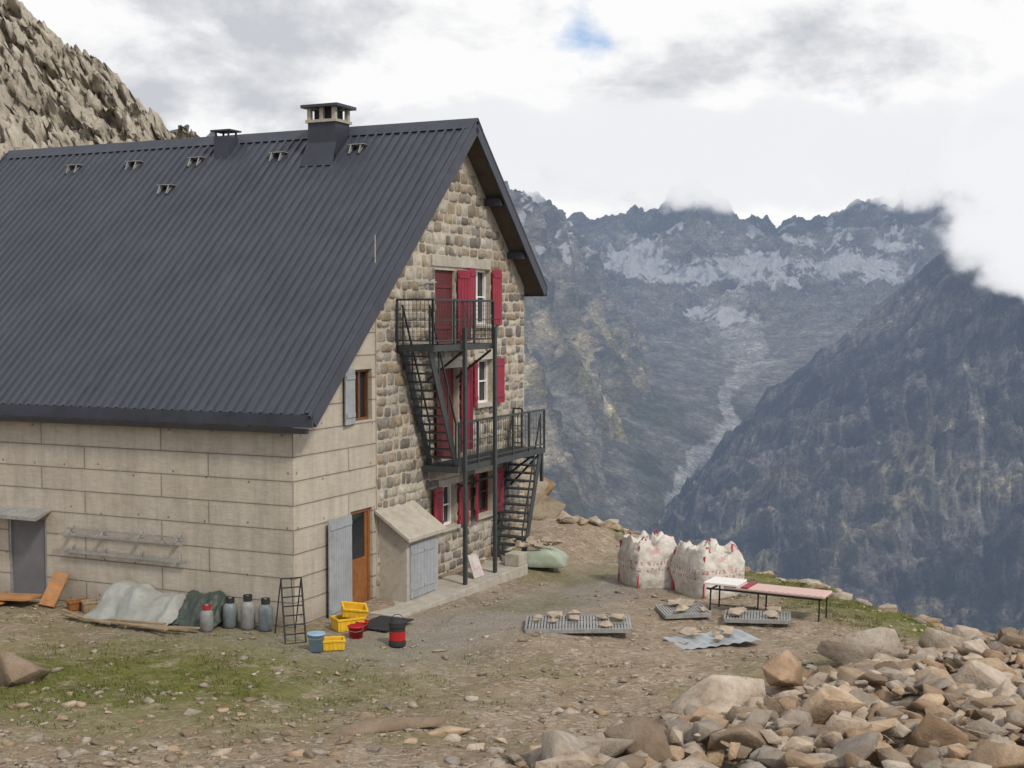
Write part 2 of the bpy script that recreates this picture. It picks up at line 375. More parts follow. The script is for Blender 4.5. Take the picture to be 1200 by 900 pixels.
MB().box(cw-.22,cw+.22,cq-.28,cq+.28,z0+.69,z0+.95).obj('chimney_core',M_black,B)
MB().box(cw-.46,cw+.46,cq-.54,cq+.54,z0+.98,z0+1.06).obj('chimney_cap',M_fascia,B,bevel=.01)
cw,cq=6.6,6.5;z0=roof_at(cw)
v=MB();v.box(cw-.2,cw+.2,cq-.24,cq+.24,z0-.3,z0+.42);v.box(cw-.26,cw+.26,cq-.31,cq+.31,z0+.56,z0+.6)
for a in (-.16,.16):
    for b in (-.2,.2): v.box(cw+a-.02,cw+a+.02,cq+b-.02,cq+b+.02,z0+.42,z0+.56)
v.obj('vent_stack',M_fascia,B)
mb=MB()
for w,q in ((6.3,11.4),(6.3,9.33),(6.3,7.24),(6.3,4.67),(6.4,2.38),(5.45,7.55)):
    z=roof_at(w);mb.beam((w-.16,q-.14,roof_at(w-.16)+.09),(w+.1,q-.14,roof_at(w+.1)+.09),.03,.03)
    mb.beam((w-.16,q+.14,roof_at(w-.16)+.09),(w+.1,q+.14,roof_at(w+.1)+.09),.03,.03)
    mb.box(w-.08,w+.14,q-.22,q+.22,z+.17,z+.19);mb.beam((w-.05,q-.14,z+.17),(w-.16,q-.14,roof_at(w-.16)+.09),.03);mb.beam((w-.05,q+.14,z+.17),(w-.16,q+.14,roof_at(w-.16)+.09),.03)
mb.obj('roof_hooks',M_galv,B)
def window(a0,a1,z0,z1,y=.12,fm=M_white,name='window',mull=1,bars=1):
    mb=MB();t=.055
    mb.box(a0,a0+t,y-.03,y+.04,z0,z1);mb.box(a1-t,a1,y-.03,y+.04,z0,z1);mb.box(a0+t,a1-t,y-.03,y+.04,z0,z0+t);mb.box(a0+t,a1-t,y-.03,y+.04,z1-t,z1)
    for i in range(mull):
        c=a0+(a1-a0)*(i+1)/(mull+1);mb.box(c-t*.6,c+t*.6,y-.02,y+.03,z0+t,z1-t)
    for i in range(bars):
        c=z0+(z1-z0)*(i+1)/(bars+1);mb.box(a0+t,a1-t,y-.012,y+.02,c-.018,c+.018)
    mb.obj(name+'_frame',fm,B)
    MB().box(a0+.03,a1-.03,y+.05,y+.07,z0+.03,z1-.03).obj(name+'_glass',M_glass,B)
def shutter(hx,z0,z1,wd,ang,mat,name='shutter',side=1,y0=-.085):
    mb=MB();n=max(3,int(wd/.1));pw=wd/n
    for i in range(n): mb.box(i*pw+.004,(i+1)*pw-.004,-.03,0,z0,z1)
    for zz in (z0+.15,z1-.2): mb.box(.03,wd-.03,-.052,-.032,zz,zz+.09)
    mb.v=[(side*(x*math.cos(ang))+hx+ (y*math.sin(ang))*side, y0-(x*math.sin(ang))+y*math.cos(ang),z) for x,y,z in mb.v]
    mb.obj(name,mat,B)
window(2.31,3.06,3.96,5.07,fm=M_dwood,mull=1,bars=0);shutter(2.29,3.92,5.08,.48,.12,M_grey,side=-1,y0=-.02)
mb=MB();mb.box(2.15,2.23,.06,.16,-.12,2.03);mb.box(2.97,3.05,.06,.16,-.12,2.03);mb.box(2.23,2.97,.06,.16,1.95,2.03);mb.box(2.23,2.97,.09,.14,-.12,.95)
mb.box(2.23,2.33,.09,.14,.95,1.95);mb.box(2.87,2.97,.09,.14,.95,1.95);mb.obj('wooden_door',M_wood,B)
MB().box(2.33,2.87,.11,.12,.95,1.95).obj('door_glass',M_glass,B)
shutter(2.12,-.12,1.98,1.02,.08,M_grey,'grey_door_shutter',side=-1,y0=-.02)
window(6.2,7.02,1.08,2.08,y=.14);window(8.12,9.12,1.12,2.2,y=.14,fm=M_dred)
shutter(6.18,1.05,2.1,.56,.12,M_red,side=-1);shutter(7.04,1.05,2.1,.42,.15,M_red,side=1)
shutter(8.10,1.08,2.22,.46,.35,M_red,side=-1);shutter(9.14,1.08,2.22,.4,.12,M_red,side=1)
mb=MB()
for i in range(7): mb.box(6.25+i*.1286+.004,6.25+(i+1)*.1286-.004,.1,.14,2.75,4.95)
mb.obj('middle_door',M_dred,B)
window(8.1,9.1,3.98,5.1,y=.14)
shutter(6.22,2.8,4.95,.45,.15,M_dred,side=-1);shutter(7.18,2.9,4.95,.42,.3,M_red,side=1)
shutter(8.08,3.95,5.12,.44,.3,M_red,side=-1);shutter(9.12,3.95,5.12,.46,.12,M_red,side=1)
mb=MB()
for i in range(8): mb.box(5.95+i*.1287+.004,5.95+(i+1)*.1287-.004,.04,.08,5.57,7.33)
for z in (5.9,6.9): mb.box(5.99,6.94,.02,.0395,z,z+.09)
mb.obj('top_door',M_dred,B)
window(7.99,8.95,6.02,7.4,y=.12)
shutter(7.0,5.6,7.35,.45,.3,M_red,side=1)
shutter(7.97,6.0,7.42,.46,.15,M_red,side=-1);shutter(8.97,6.0,7.42,.46,.1,M_red,side=1)
mb=MB()
mb.box(5.75,8.95,-.07,.05,7.42,7.66);mb.box(6.05,7.2,-.07,.05,2.1,2.26);mb.box(8.0,9.25,-.07,.05,2.21,2.38)
mb.box(8.0,9.2,-.07,.05,5.11,5.28);mb.box(6.1,7.3,-.07,.05,4.96,5.12)
for a0,a1,z in ((6.15,7.07,1.07),(8.07,9.17,1.11),(8.05,9.15,3.97),(7.94,9.0,6.01)): mb.box(a0,a1,-.14,.12,z-.08,z)
mb.obj('lintels_and_sills',M_slab,B)
mb=MB();mb.box(.06,.1,6.5,7.62,-.06,1.8);mb.obj('service_door',M_dgrey,B)
mb=MB();mb.box(.02,.06,6.5,6.56,-.06,1.8);mb.box(.02,.06,7.56,7.62,-.06,1.8);mb.box(.02,.06,6.56,7.56,1.74,1.8);mb.obj('service_door_frame',M_galv,B)
mb=MB();mb.add([(0,6.35,1.98),(0,8.3,1.98),(-.45,8.3,1.86),(-.45,6.35,1.86),(0,6.35,1.94),(0,8.3,1.94),(-.45,8.3,1.78),(-.45,6.35,1.78)],[(0,1,2,3),(4,7,6,5),(0,3,7,4),(3,2,6,7),(2,1,5,6)]);mb.obj('door_canopy',M_galv,B)
mb=MB()
for z,d in ((1.52,.22),(1.12,.1)):
    mb.box(-d-.02,-d+.02,2.6,5.9,z-.03,z+.03)
    if d>.2: mb.box(-.12,-.08,2.7,5.8,z+.09,z+.12)
    for q in (2.8,3.8,4.8,5.7): mb.box(-d+.02,0,q-.02,q+.02,z-.02,z+.02);mb.beam((-.01,q,z+.15),(-.2 if d>.2 else -.08,q,z),.03)
mb.obj('wall_rack',M_galv,B)
MB().beam((5.1,-.1,7.0),(5.9,-.1,7.03),.025).obj('wall_pipe',M_galv,B)
mb=MB();mb.box(3.25,4.72,-.75,-.035,-.3,1.32)
mb.add([(3.25,-.75,1.32),(3.25,-.035,1.32),(3.25,-.035,1.8),(4.72,-.75,1.32),(4.72,-.035,1.32),(4.72,-.035,1.8)],[(0,1,2),(3,5,4),(0,2,5,3)])
mb.obj('storage_box_body',M_plast,B)
mb=MB();vs=[(3.1,-.9,1.27),(4.87,-.9,1.27),(4.87,-.03,1.86),(3.1,-.03,1.86)];vs+=[(x,y,z+.09) for x,y,z in vs]
mb.add(vs,[(0,3,2,1),(4,5,6,7),(0,1,5,4),(1,2,6,5),(2,3,7,6),(3,0,4,7)]);mb.obj('storage_box_roof',M_plast,B,bevel=.01)
mb=MB()
for i in range(8): mb.box(3.38+i*.151+.004,3.38+(i+1)*.151-.004,-.785,-.752,-.02,1.18)
for z in (.15,.95): mb.box(3.4,3.96,-.8,-.787,z,z+.07);mb.box(4.0,4.57,-.8,-.787,z,z+.07)
mb.obj('storage_box_doors',M_grey,B)
mb=MB();mb.box(2.0,8.5,-1.32,-.031,-.9,-.07);mb.box(2.0,3.2,-.0301,0,-.9,-.07);mb.obj('terrace_ledge',M_slab,B,bevel=.015)
MB().box(8.0,8.5,-1.3,-.9,-.069,.24).obj('ledge_block',M_slab,B,bevel=.015)
F=MB();D=MB()
zt,zm=5.57,2.72
def deck(w0,w1,o0,o1,z):
    D.box(w0,w1,-o1,-o1+.06,z-.14,z);D.box(w0,w1,-o0-.06,-o0,z-.14,z)
    D.box(w0,w0+.06,-o1+.06,-o0-.06,z-.14,z);D.box(w1-.06,w1,-o1+.06,-o0-.06,z-.14,z)
    q=o0+.07
    while q<o1-.06: D.box(w0+.06,w1-.06,-q-.012,-q,z-.04,z-.003);q+=.04
    w=w0+.15
    while w<w1-.06: D.box(w,w+.01,-o1+.06,-o0-.06,z-.035,z-.006);w+=.12
def rail(p,q,z,h=1.02,meshy=True):
    p=Vector((p[0],-p[1],z));q=Vector((q[0],-q[1],z));L=(q-p).length;up=Vector((0,0,1));d=(q-p)/L
    F.beam(p+up*h,q+up*h,.045);F.beam(p+up*.1,q+up*.1,.03);F.beam(p+up*h*.55,q+up*h*.55,.02)
    n=max(1,round(L/1.05))
    for i in range(n+1): F.beam(p+d*L*i/n-up*.1,p+d*L*i/n+up*h,.045)
    k=int(L/.1)
    for i in range(1,k): F.beam(p+d*L*i/k+up*.1,p+d*L*i/k+up*h,.009)
    if meshy:
        for i in range(1,9): F.beam(p+up*(.1+i*.1),q+up*(.1+i*.1),.007)
deck(5.15,7.15,.09,1.02,zt);deck(5.2,10.3,.09,1.02,zm)
D.box(4.0,5.15,-1.02,-.96,zt-.14,zt);D.box(4.0,4.06,-.96,-.1,zt-.14,zt);D.box(4.0,5.15,-.15,-.09,zt-.14,zt)
rail((4.03,.09),(4.03,1.0),zt);rail((4.03,1.0),(7.13,1.0),zt);rail((7.13,1.0),(7.13,.09),zt)
rail((5.3,1.0),(10.28,1.0),zm,meshy=False);rail((10.28,.1),(10.28,.35),zm,meshy=False)
def stairs(w0,z0,w1,z1,o0,o1,n):
    for o in (o0,o1):
        D.beam((w0,-o,z0),(w1,-o,z1),.03,.2)
        F.beam((w0,-o,z0+.95),(w1,-o,z1+.95),.035)
        for t in (.02,.35,.68,.98): F.beam((w0+(w1-w0)*t,-o,z0+(z1-z0)*t),(w0+(w1-w0)*t,-o,z0+(z1-z0)*t+.95),.03)
    for i in range(1,n):
        t=i/n;w=w0+(w1-w0)*t;z=z0+(z1-z0)*t;D.box(w-.13,w+.13,-o1+.015,-o0-.015,z-.02,z+.015)
stairs(4.15,zt-.05,5.45,zm,.16,.85,14);stairs(10.15,zm-.05,8.95,-.35,.14,.95,15)
for w in (5.48,7.1): F.box(w-.05,w+.05,-1.1,-1.025,-.55,5.95)
F.box(10.2,10.28,-.98,-.9,zm-.9,zm)
F.beam((7.1,-1.0,2.3),(7.1,-.06,2.0),.05);F.beam((5.5,-1.0,5.4),(5.5,-.06,4.7),.05);F.beam((7.0,-1.0,5.4),(7.0,-.06,4.7),.05)
F.beam((9.6,-1.0,2.6),(9.6,-.06,1.9),.05);F.beam((10.2,-.94,2.6),(10.2,-.06,1.7),.05)
F.obj('fire_escape_railings',M_steel,B);D.obj('fire_escape_stairs_and_decks',M_steel,B)
# ================================================================== GROUND
def arr(*seg): return np.unique(np.round(np.concatenate(seg),4))
xs=arr(-np.geomspace(17,1500,34),np.arange(-16.5,14,.1),np.geomspace(14,1500,46))
ys=arr(-np.geomspace(1,900,16),np.arange(0,13,.6),np.arange(13,46,.1),np.geomspace(46,2600,60))
X,Y=np.meshgrid(xs,ys);Z=ground(X,Y)
def gridmesh(name,X,Y,Z,mat,attrs=None,smooth=True):
    r,c=X.shape;vs=np.stack([X,Y,Z],-1).reshape(-1,3);i=np.arange(r*c).reshape(r,c)
    fs=np.stack([i[:-1,:-1],i[:-1,1:],i[1:,1:],i[1:,:-1]],-1).reshape(-1,4)
    me=bpy.data.meshes.new(name);me.vertices.add(len(vs));me.vertices.foreach_set('co',vs.ravel().astype(np.float32))
    me.loops.add(fs.size);me.loops.foreach_set('vertex_index',fs.ravel().astype(np.int32))
    me.polygons.add(len(fs));me.polygons.foreach_set('loop_start',(np.arange(len(fs))*4).astype(np.int32))
    me.update(calc_edges=True);me.validate()
    if smooth: me.polygons.foreach_set('use_smooth',np.ones(len(me.polygons),bool))
    for k,a in (attrs or {}).items():
        at=me.attributes.new(k,'FLOAT_COLOR','POINT');nc=a.shape[-1];rgba=np.zeros((len(vs),4),np.float32);rgba[:,:nc]=a.reshape(-1,nc)
        at.data.foreach_set('color',rgba.ravel())
    me.materials.append(mat);ob=bpy.data.objects.new(name,me);COL.objects.link(ob);return ob
w_=(X-CX)*UX+(Y-CY)*UY;o_=(X-CX)*UY-(Y-CY)*UX
path=np.exp(-((o_-2.6-.12*w_)/1.5)**2)*sstep(-2.5,-.5,w_)*(1-sstep(12,16,w_));path=np.maximum(path,.7*np.exp(-((w_+1.0)/1.0)**2)*sstep(-6,-1,o_)*(1-sstep(2,5,o_)))
edge=Y-np.interp(X,EX,EY)
grass=np.maximum(np.exp(-((X+6.8)/4.6)**2-((Y-22.0)/3.2)**2)*1.25,1.1*sstep(5.0,7.0,X)*sstep(-10,-3,edge))
grass=np.maximum(grass,.85*sstep(-3.5,-.5,edge)*(X>3));grass=np.maximum(grass,.4*sstep(.1,.5,fbm(X*.25+3,Y*.25,3)));grass=np.clip(grass,0,1)
rock=np.clip(sstep(-.3,2.0,edge),0,1)
gridmesh('ground',X,Y,Z,mat_ground(),{'cover':np.stack([path,grass,rock],-1)})
gt=MB();cnt=0
while cnt<5600:
    if rng.random()<.42: x=rng.normal(-6.8,2.8);y=rng.normal(21.9,2.0)
    else: x=rng.uniform(5.0,12.5);y=float(np.interp(x,EX,EY))+rng.uniform(-8,.3)
    if y<15 or (x-CX)*UX+(y-CY)*UY>-.2 and (x-CX)*UY-(y-CY)*UX<1: continue
    if fbm(x*.9,y*.9,3)<-.05: continue
    cnt+=1;z=gz(x,y)
    for k in range(6):
        a=rng.uniform(0,6.3);l=rng.uniform(.03,.075);dx,dy=math.cos(a)*l*.6,math.sin(a)*l*.6
        px,py=x+rng.uniform(-.08,.08),y+rng.uniform(-.08,.08)
        gt.add([(px-dy*.2,py+dx*.2,z-.01),(px+dy*.2,py-dx*.2,z-.01),(px+dx,py+dy,z+l)],[(0,1,2)])
gt.obj('grass',simple('alpine_grass',(.14,.15,.045),3,.5,.9,0))
# ================================================================== ROCKS
def variant(seed,n=15,detail=0,flat=.7,bev=.02,amp=.05):
    r=np.random.default_rng(seed);p=r.normal(size=(n,3))*np.array([1.15,1,.95]);p/=np.linalg.norm(p,axis=1)[:,None];p*=r.uniform(.70,1.05,(n,1))
    p[:,2]*=flat
    bm=bmesh.new();[bm.verts.new(v) for v in p];bmesh.ops.convex_hull(bm,input=bm.verts)
    bmesh.ops.delete(bm,geom=[v for v in bm.verts if not v.link_faces],context='VERTS')
    bmesh.ops.dissolve_limit(bm,angle_limit=.32,verts=bm.verts,edges=bm.edges)
    if bev>0: bmesh.ops.bevel(bm,geom=list(bm.edges),offset=bev,segments=1,affect='EDGES',clamp_overlap=True)
    bmesh.ops.triangulate(bm,faces=bm.faces)
    if detail>0:
        bmesh.ops.subdivide_edges(bm,edges=[e for e in bm.edges if e.calc_length()>.22],cuts=detail,use_grid_fill=True);bmesh.ops.triangulate(bm,faces=bm.faces)
        for v in bm.verts:
            c=v.co;d=float(ridged(c.x*1.6+seed,c.y*1.6+c.z*1.9,4))*amp;v.co+=c.normalized()*d
    bm.verts.index_update();V=np.array([v.co[:] for v in bm.verts]);Fc=np.array([[v.index for v in f.verts] for f in bm.faces]);bm.free();return V,Fc
BIG=[variant(100+i,12+i%5,2,.78) for i in range(16)];MID=[variant(200+i,11+i%4,0,.78,.015) for i in range(16)];SML=[variant(300+i,9,0,.7,0) for i in range(10)]
def rocks_mesh(name,items,mat,tints=((1,1,1),(.72,.73,.76),(1.05,.92,.78),(1.2,1.17,1.12),(.85,.69,.55),(1.05,1.05,1.05),(.62,.55,.48),(.85,.87,.9))):
    VS=[];FS=[];TS=[];k=0;r=np.random.default_rng(len(items))
    for (vf,pos,size,rz,tilt) in items:
        V,Fc=vf;c,s=math.cos(rz),math.sin(rz);V=V*np.array(size)
        ct,st=math.cos(tilt),math.sin(tilt);V=np.stack([V[:,0],V[:,1]*ct-V[:,2]*st,V[:,1]*st+V[:,2]*ct],1)
        V=np.stack([V[:,0]*c-V[:,1]*s,V[:,0]*s+V[:,1]*c,V[:,2]],1)+np.array(pos)
        VS.append(V);FS.append(Fc+k);k+=len(V);t=np.array(tints[r.integers(len(tints))])*r.uniform(.8,1.15);TS.append(np.tile(t,(len(V),1)))
    V=np.concatenate(VS);Fc=np.concatenate(FS);T=np.concatenate(TS)
    me=bpy.data.meshes.new(name);me.vertices.add(len(V));me.vertices.foreach_set('co',V.ravel().astype(np.float32))
    me.loops.add(Fc.size);me.loops.foreach_set('vertex_index',Fc.ravel().astype(np.int32));me.polygons.add(len(Fc));me.polygons.foreach_set('loop_start',(np.arange(len(Fc))*3).astype(np.int32))
    me.update(calc_edges=True);me.validate()
    at=me.attributes.new('tint','FLOAT_COLOR','POINT');rgba=np.ones((len(V),4),np.float32);rgba[:,:3]=T;at.data.foreach_set('color',rgba.ravel())
    me.materials.append(mat);ob=bpy.data.objects.new(name,me);COL.objects.link(ob);return ob
M_rk=mat_rock('granite_rock',(.26,.205,.155),(.38,.315,.25),(.48,.425,.36))
M_gv=mat_rock('loose_stone',(.22,.18,.14),(.34,.285,.225),(.44,.395,.34),2)
def pile_d(x,y):
    ax,ay,bx,by=.2,17.2,7.9,25.3;L=math.hypot(bx-ax,by-ay)
    return ((x-ax)*(by-ay)-(y-ay)*(bx-ax))/L
def pile_h(x,y):
    d=pile_d(x,y);return .5*min(1,max(0,d/1.8))*(1-.5*max(0,min(1,(x-8.5)/2)))
items=[]
for i in range(120):
    for _ in range(50):
        x=rng.uniform(.6,10.5);y=rng.uniform(14,25.5);d=pile_d(x,y)
        if d>.4 and y<26.5-.3*abs(x-7) and y<np.interp(x,EX,EY)-2: break
    s=rng.choice([rng.uniform(.22,.4),rng.uniform(.38,.6)]);h=gz(x,y)+pile_h(x,y)*rng.uniform(.5,1)
    items.append((BIG[rng.integers(16)],(x,y,h+.05),(s*rng.uniform(.95,1.5),s*rng.uniform(.7,1.05),s*rng.uniform(.6,1.0)),rng.uniform(0,6.3),rng.uniform(-.6,.6)))
for i in range(1500):
    for _ in range(50):
        x=rng.uniform(-1.5,11);y=rng.uniform(14,26.5);d=pile_d(x,y)
        if (d>0 or rng.random()<math.exp(d*2.6)*.4) and y<np.interp(x,EX,EY)-1.2: break
    s=rng.choice([rng.uniform(.06,.18),rng.uniform(.14,.3)])*(1 if d>0 else .6);h=gz(x,y)+pile_h(x,y)*rng.uniform(.3,1.15)
    items.append((MID[rng.integers(16)],(x,y,h+.03),(s*rng.uniform(.9,1.6),s*rng.uniform(.65,1.1),s*rng.uniform(.5,1.0)),rng.uniform(0,6.3),rng.uniform(-.7,.7)))
for x,y,a,b,c,rz in ((3.2,19.9,.95,.6,.5,.3),(4.4,21.2,.6,.45,.42,1.1),(6.3,23.3,.9,.6,.62,.2),(7.9,24.0,.6,.5,.45,.8),(4.6,17.8,.7,.5,.5,2),(7.3,20.6,.7,.6,.5,.9),(9.2,21.6,.7,.6,.5,.1)):
    items.append((BIG[int(abs(x*7))%16],(x,y,gz(x,y)+.42),(a,b,c),rz,.15))
rocks_mesh('rock_pile',items,M_rk)
items=[]
for i in range(5600):
    while True:
        x=rng.uniform(-16,11);y=rng.uniform(14.5,41);w=(x-CX)*UX+(y-CY)*UY;o=(x-CX)*UY-(y-CY)*UX
        if w>-.1 and o<1.5: continue
        if y>np.interp(x,EX,EY): continue
        p=.10+.9*max(0,min(1,float(fbm(x*.5,y*.5,3))+.15))+ .5*(y<20)
        if w>0 and o<4: p*=.45
        if rng.random()<p: break
    s=.012+.05*rng.random()**3+(.06*rng.random() if rng.random()<.06 else 0)
    s*=1.5*(.8 if y<19 else 1)
    items.append((SML[rng.integers(10)],(x,y,gz(x,y)+s*.15),(s*rng.uniform(1,1.6),s,s*rng.uniform(.5,.9)),rng.uniform(0,6.3),rng.uniform(-.3,.3)))
for i in range(190):
    while True:
        x=rng.uniform(-9,1);y=rng.uniform(15.5,21.5)
        if rng.random()<(1 if y<18.2 else .2): break
    s=rng.uniform(.05,.15)
    items.append((MID[rng.integers(16)],(x,y,gz(x,y)+s*.1),(s*1.4,s,s*.8),rng.uniform(0,6.3),rng.uniform(-.3,.3)))
for i in range(190):
    x=rng.uniform(1.5,11.5);y=float(np.interp(x,EX,EY))-rng.uniform(-.8,2.6);s=rng.uniform(.08,.36)
    items.append((MID[rng.integers(16)],(x,y,gz(x,y)+s*.1),(s*1.4,s,s*.6),rng.uniform(0,6.3),rng.uniform(-.3,.3)))
rocks_mesh('scattered_stones',items,M_gv)
rocks_mesh('boulder',[(BIG[3],(-8.3,21.8,gz(-8.3,21.8)+.2),(.6,.45,.5),.4,.1),(BIG[5],(-8.9,22.6,gz(-8.9,22.6)+.1),(.4,.3,.3),1,.1)],M_rk)
rocks_mesh('flat_rock_slab',[(BIG[6],(-1.75,18.6,gz(-1.75,18.6)+.02),(1.0,.36,.17),.15,0),(BIG[9],(-.9,18.5,gz(-.9,18.5)+.02),(.4,.22,.12),.5,0)],M_rk)
items=[]
for x,y,z,a in ((-.6,44,.3,1.9),(.5,43.6,-.1,1.5),(1.3,43.4,-.9,1.4),(2.1,43,-1.4,1.1),(2.9,42.6,-1.6,1.0),(4.4,42,-1.25,.9),(5.4,41,-1.4,1.0),(.2,45.5,.4,1.6),(7.2,36.6,-1.3,.9),(8.3,34.3,-1.2,.7),(3.6,42.3,-1.3,1.1)):
    items.append((BIG[int(a*9+abs(x)*3)%16],(x,y,z),(a,a*.8,a*.8),x,.2))
rocks_mesh('rock_outcrop',items,mat_rock('ochre_rock',(.22,.17,.12),(.38,.31,.22),(.48,.41,.31),.5))
# ================================================================== MOUNTAINS (tan bearing k, tan elevation e from image pixels; distance s assumed)
def loft(name,rows,nu,nv,mat,disp,tint,vs=None,smooth=True):
    R=np.array([[ (k*s,s,CAMZ+e*s) for k,e,s in row] for row in rows],float)
    r,c,_=R.shape;uu=np.linspace(0,1,nu)
    P=R[vs or 0];d=np.concatenate([[0],np.cumsum(np.linalg.norm(np.diff(P[:,:2],axis=0),axis=1))]);tot=d[-1];d/=tot
    A=np.stack([np.stack([np.interp(uu,d,R[i,:,j]) for j in range(3)],-1) for i in range(r)])
    tv=np.linspace(0,r-1,nv);i0=np.clip(np.floor(tv).astype(int),0,r-2);f=(tv-i0)[:,None,None]
    G=A[i0]*(1-f)+A[i0+1]*f
    V,U=np.meshgrid(tv,uu*tot,indexing='ij')
    G=disp(G,U,V);T=tint(G,U,V)
    return gridmesh(name,G[...,0],G[...,1],G[...,2],mat,{'tint':T},smooth)
def lerp3(a,b,t): return np.array(a)*(1-t[...,None])+np.array(b)*t[...,None]
K=[-.30,-.12,-.03,0,.0194,.0387,.0645,.0903,.1097,.1226,.1323,.1484,.1645,.1806,.2258,.2581,.2903,.3226,.3355,.3871,.47,.6]
Er=[.11,.11,.105,.0915,.0818,.0676,.064,.0676,.0753,.0904,.0955,.0818,.0689,.0637,.0676,.0766,.085,.0934,.0998,.10,.09,.1]
rowB=[(k*.95,e-.07,13500) for k,e in zip(K,Er)];rowR=[(k,e,11500) for k,e in zip(K,Er)]
rowG=[(k,.034+.3*(e-.066),10700) for k,e in zip(K,Er)]
rowH=[(k,.010,9900) for k in K]
rowV=[(k,-.0387+.15*abs(k-.174),8500) for k in K]
rowW=[(k,-.105+(.35*(.145-k) if k<.145 else -.3*(k-.145)),6500) for k in K]
rowX=[(k,-.158+(.4*(.10-k) if k<.10 else -1.2*(k-.10)),5400) for k in K]
rowY=[(k,-.26,3900) for k in K]
def dispH(G,U,V):
    top=sstep(0,1,V)*(1-sstep(3.0,3.9,V))
    g=ridged(U/800+.3*perlin(V*1.5,U/1500),V*.55+U/5000,6,.62)
    G=G.copy();G[...,2]+=(g*170-30)*top+fbm(U/200,V*6,5)*60*top
    G[...,1]-=g*260*top
    jag=np.exp(-((V-1)/.22)**2);G[...,2]+=jag*(ridged(U/330,V*0,5,.6)*60-15)
    low=sstep(3.8,4.5,V);G[...,2]+=low*fbm(G[...,0]/500,G[...,1]/500,4)*15
    return G
SN=[(.103,.0516,.010,.0075),(.094,.040,.024,.0085),(.107,.032,.016,.008),(.135,.030,.018,.007),(.161,.034,.026,.010),(.188,.039,.018,.007),(.180,.026,.022,.0045),(.219,.056,.009,.005),(.232,.036,.022,.006),(.258,.040,.026,.009),(.287,.051,.016,.005),(.277,.031,.018,.004),(.155,.0,.028,.0035),(.245,.062,.004,.007),(.05,.050,.006,.004),(.062,.036,.005,.003),(.205,.030,.012,.004)]
def tintH(G,U,V):
    t=np.clip(.5+fbm(U/500,V*4,5),0,1);c=lerp3((.15,.145,.14),(.34,.32,.29),t)
    g=sstep(2.4,3.4,V)*np.clip(.6+fbm(U/300,V*5,4),0,1);c=c*(1-g[...,None])+np.array((.28,.265,.24))*g[...,None]
    lowg=sstep(4.0,4.7,V)*np.clip(.5+1.2*fbm(G[...,0]/300,G[...,1]/500,4),0,1);c=c*(1-lowg[...,None])+np.array((.12,.13,.08))*lowg[...,None]
    ax=np.interp(G[...,1],[4500,5400,6300,7200,8500,9600],[.38,.58,.93,1.17,1.50,1.60])*1000+60*np.sin(G[...,1]/260)
    wdt=45+70*np.exp(-((G[...,1]-6700)/500)**2)+190*sstep(7600,9400,G[...,1])
    rv=np.exp(-((G[...,0]-ax)/wdt)**2)*(V>3)
    rv=sstep(.40,.65,rv+.30*fbm(G[...,0]/70,G[...,1]/220,4))*(1-.35*sstep(7300,8300,G[...,1]));c=c*(1-rv[...,None]*.9)+np.array((.62,.615,.60))*rv[...,None]*.9
    k=G[...,0]/G[...,1];e=(G[...,2]-CAMZ)/G[...,1];kw=k+.010*fbm(U/500,V*5,5,.6);ew=e+.006*fbm(U/300+8,V*6,6,.65);sn=np.zeros_like(k)
    for a,b,ra,rb in SN: sn=np.maximum(sn,1.2-np.sqrt(((kw-a)/ra)**2+((ew-b+(kw-a)*.10)/rb)**2))
    sn=sstep(.0,.2,sn-.35*np.clip(ridged(U/110,V*7,4)-.2,0,1))*(V>.95)
    sn=np.maximum(sn,.9*sstep(.40,.50,fbm(U/200+9,V*6+U/300,5)-.1)*(V>1.15)*(V<2.5))
    return np.concatenate([c,sn[...,None]],-1)
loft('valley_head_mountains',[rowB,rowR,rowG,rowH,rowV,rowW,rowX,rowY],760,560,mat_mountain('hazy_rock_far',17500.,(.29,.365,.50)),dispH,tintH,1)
ridge=[(-.45,.16,3200),(-.25,.12,4500),(-.10,.105,6500),(-.02,.092,8000),(.012,.079,9300),(.04,.060,10600)]
foot=[(-.25,-.30,3300),(-.08,-.25,3900),(.05,-.195,4700),(.098,-.158,5600),(.124,-.114,6450),(.128,-.055,8300)]
back=[(k-.1,e-.1,s*1.1) for k,e,s in ridge]
mid=[((a[0]*a[2]*.6+b[0]*b[2]*.4)/(a[2]*.6+b[2]*.4),(a[1]*a[2]*.42+b[1]*b[2]*.58)/(a[2]*.6+b[2]*.4),a[2]*.6+b[2]*.4) for a,b in zip(ridge,foot)]
foot2=[(k+.02,e-.02,s*.98) for k,e,s in foot]
def dispL(G,U,V):
    m=sstep(.5,1.3,V)*(1-.85*sstep(2.2,2.95,V))
    g=ridged(U/600+.25*perlin(V*2,U/900),V*.5+U/6000,6,.65)
    G=G.copy();G[...,2]+=g*140*m+fbm(U/200,V*5,5)*50*m;G[...,0]+=(g*230-40)*m
    jag=np.exp(-((V-1)/.3)**2);G[...,2]+=jag*ridged(U/300,V*0,5,.6)*45
    return G
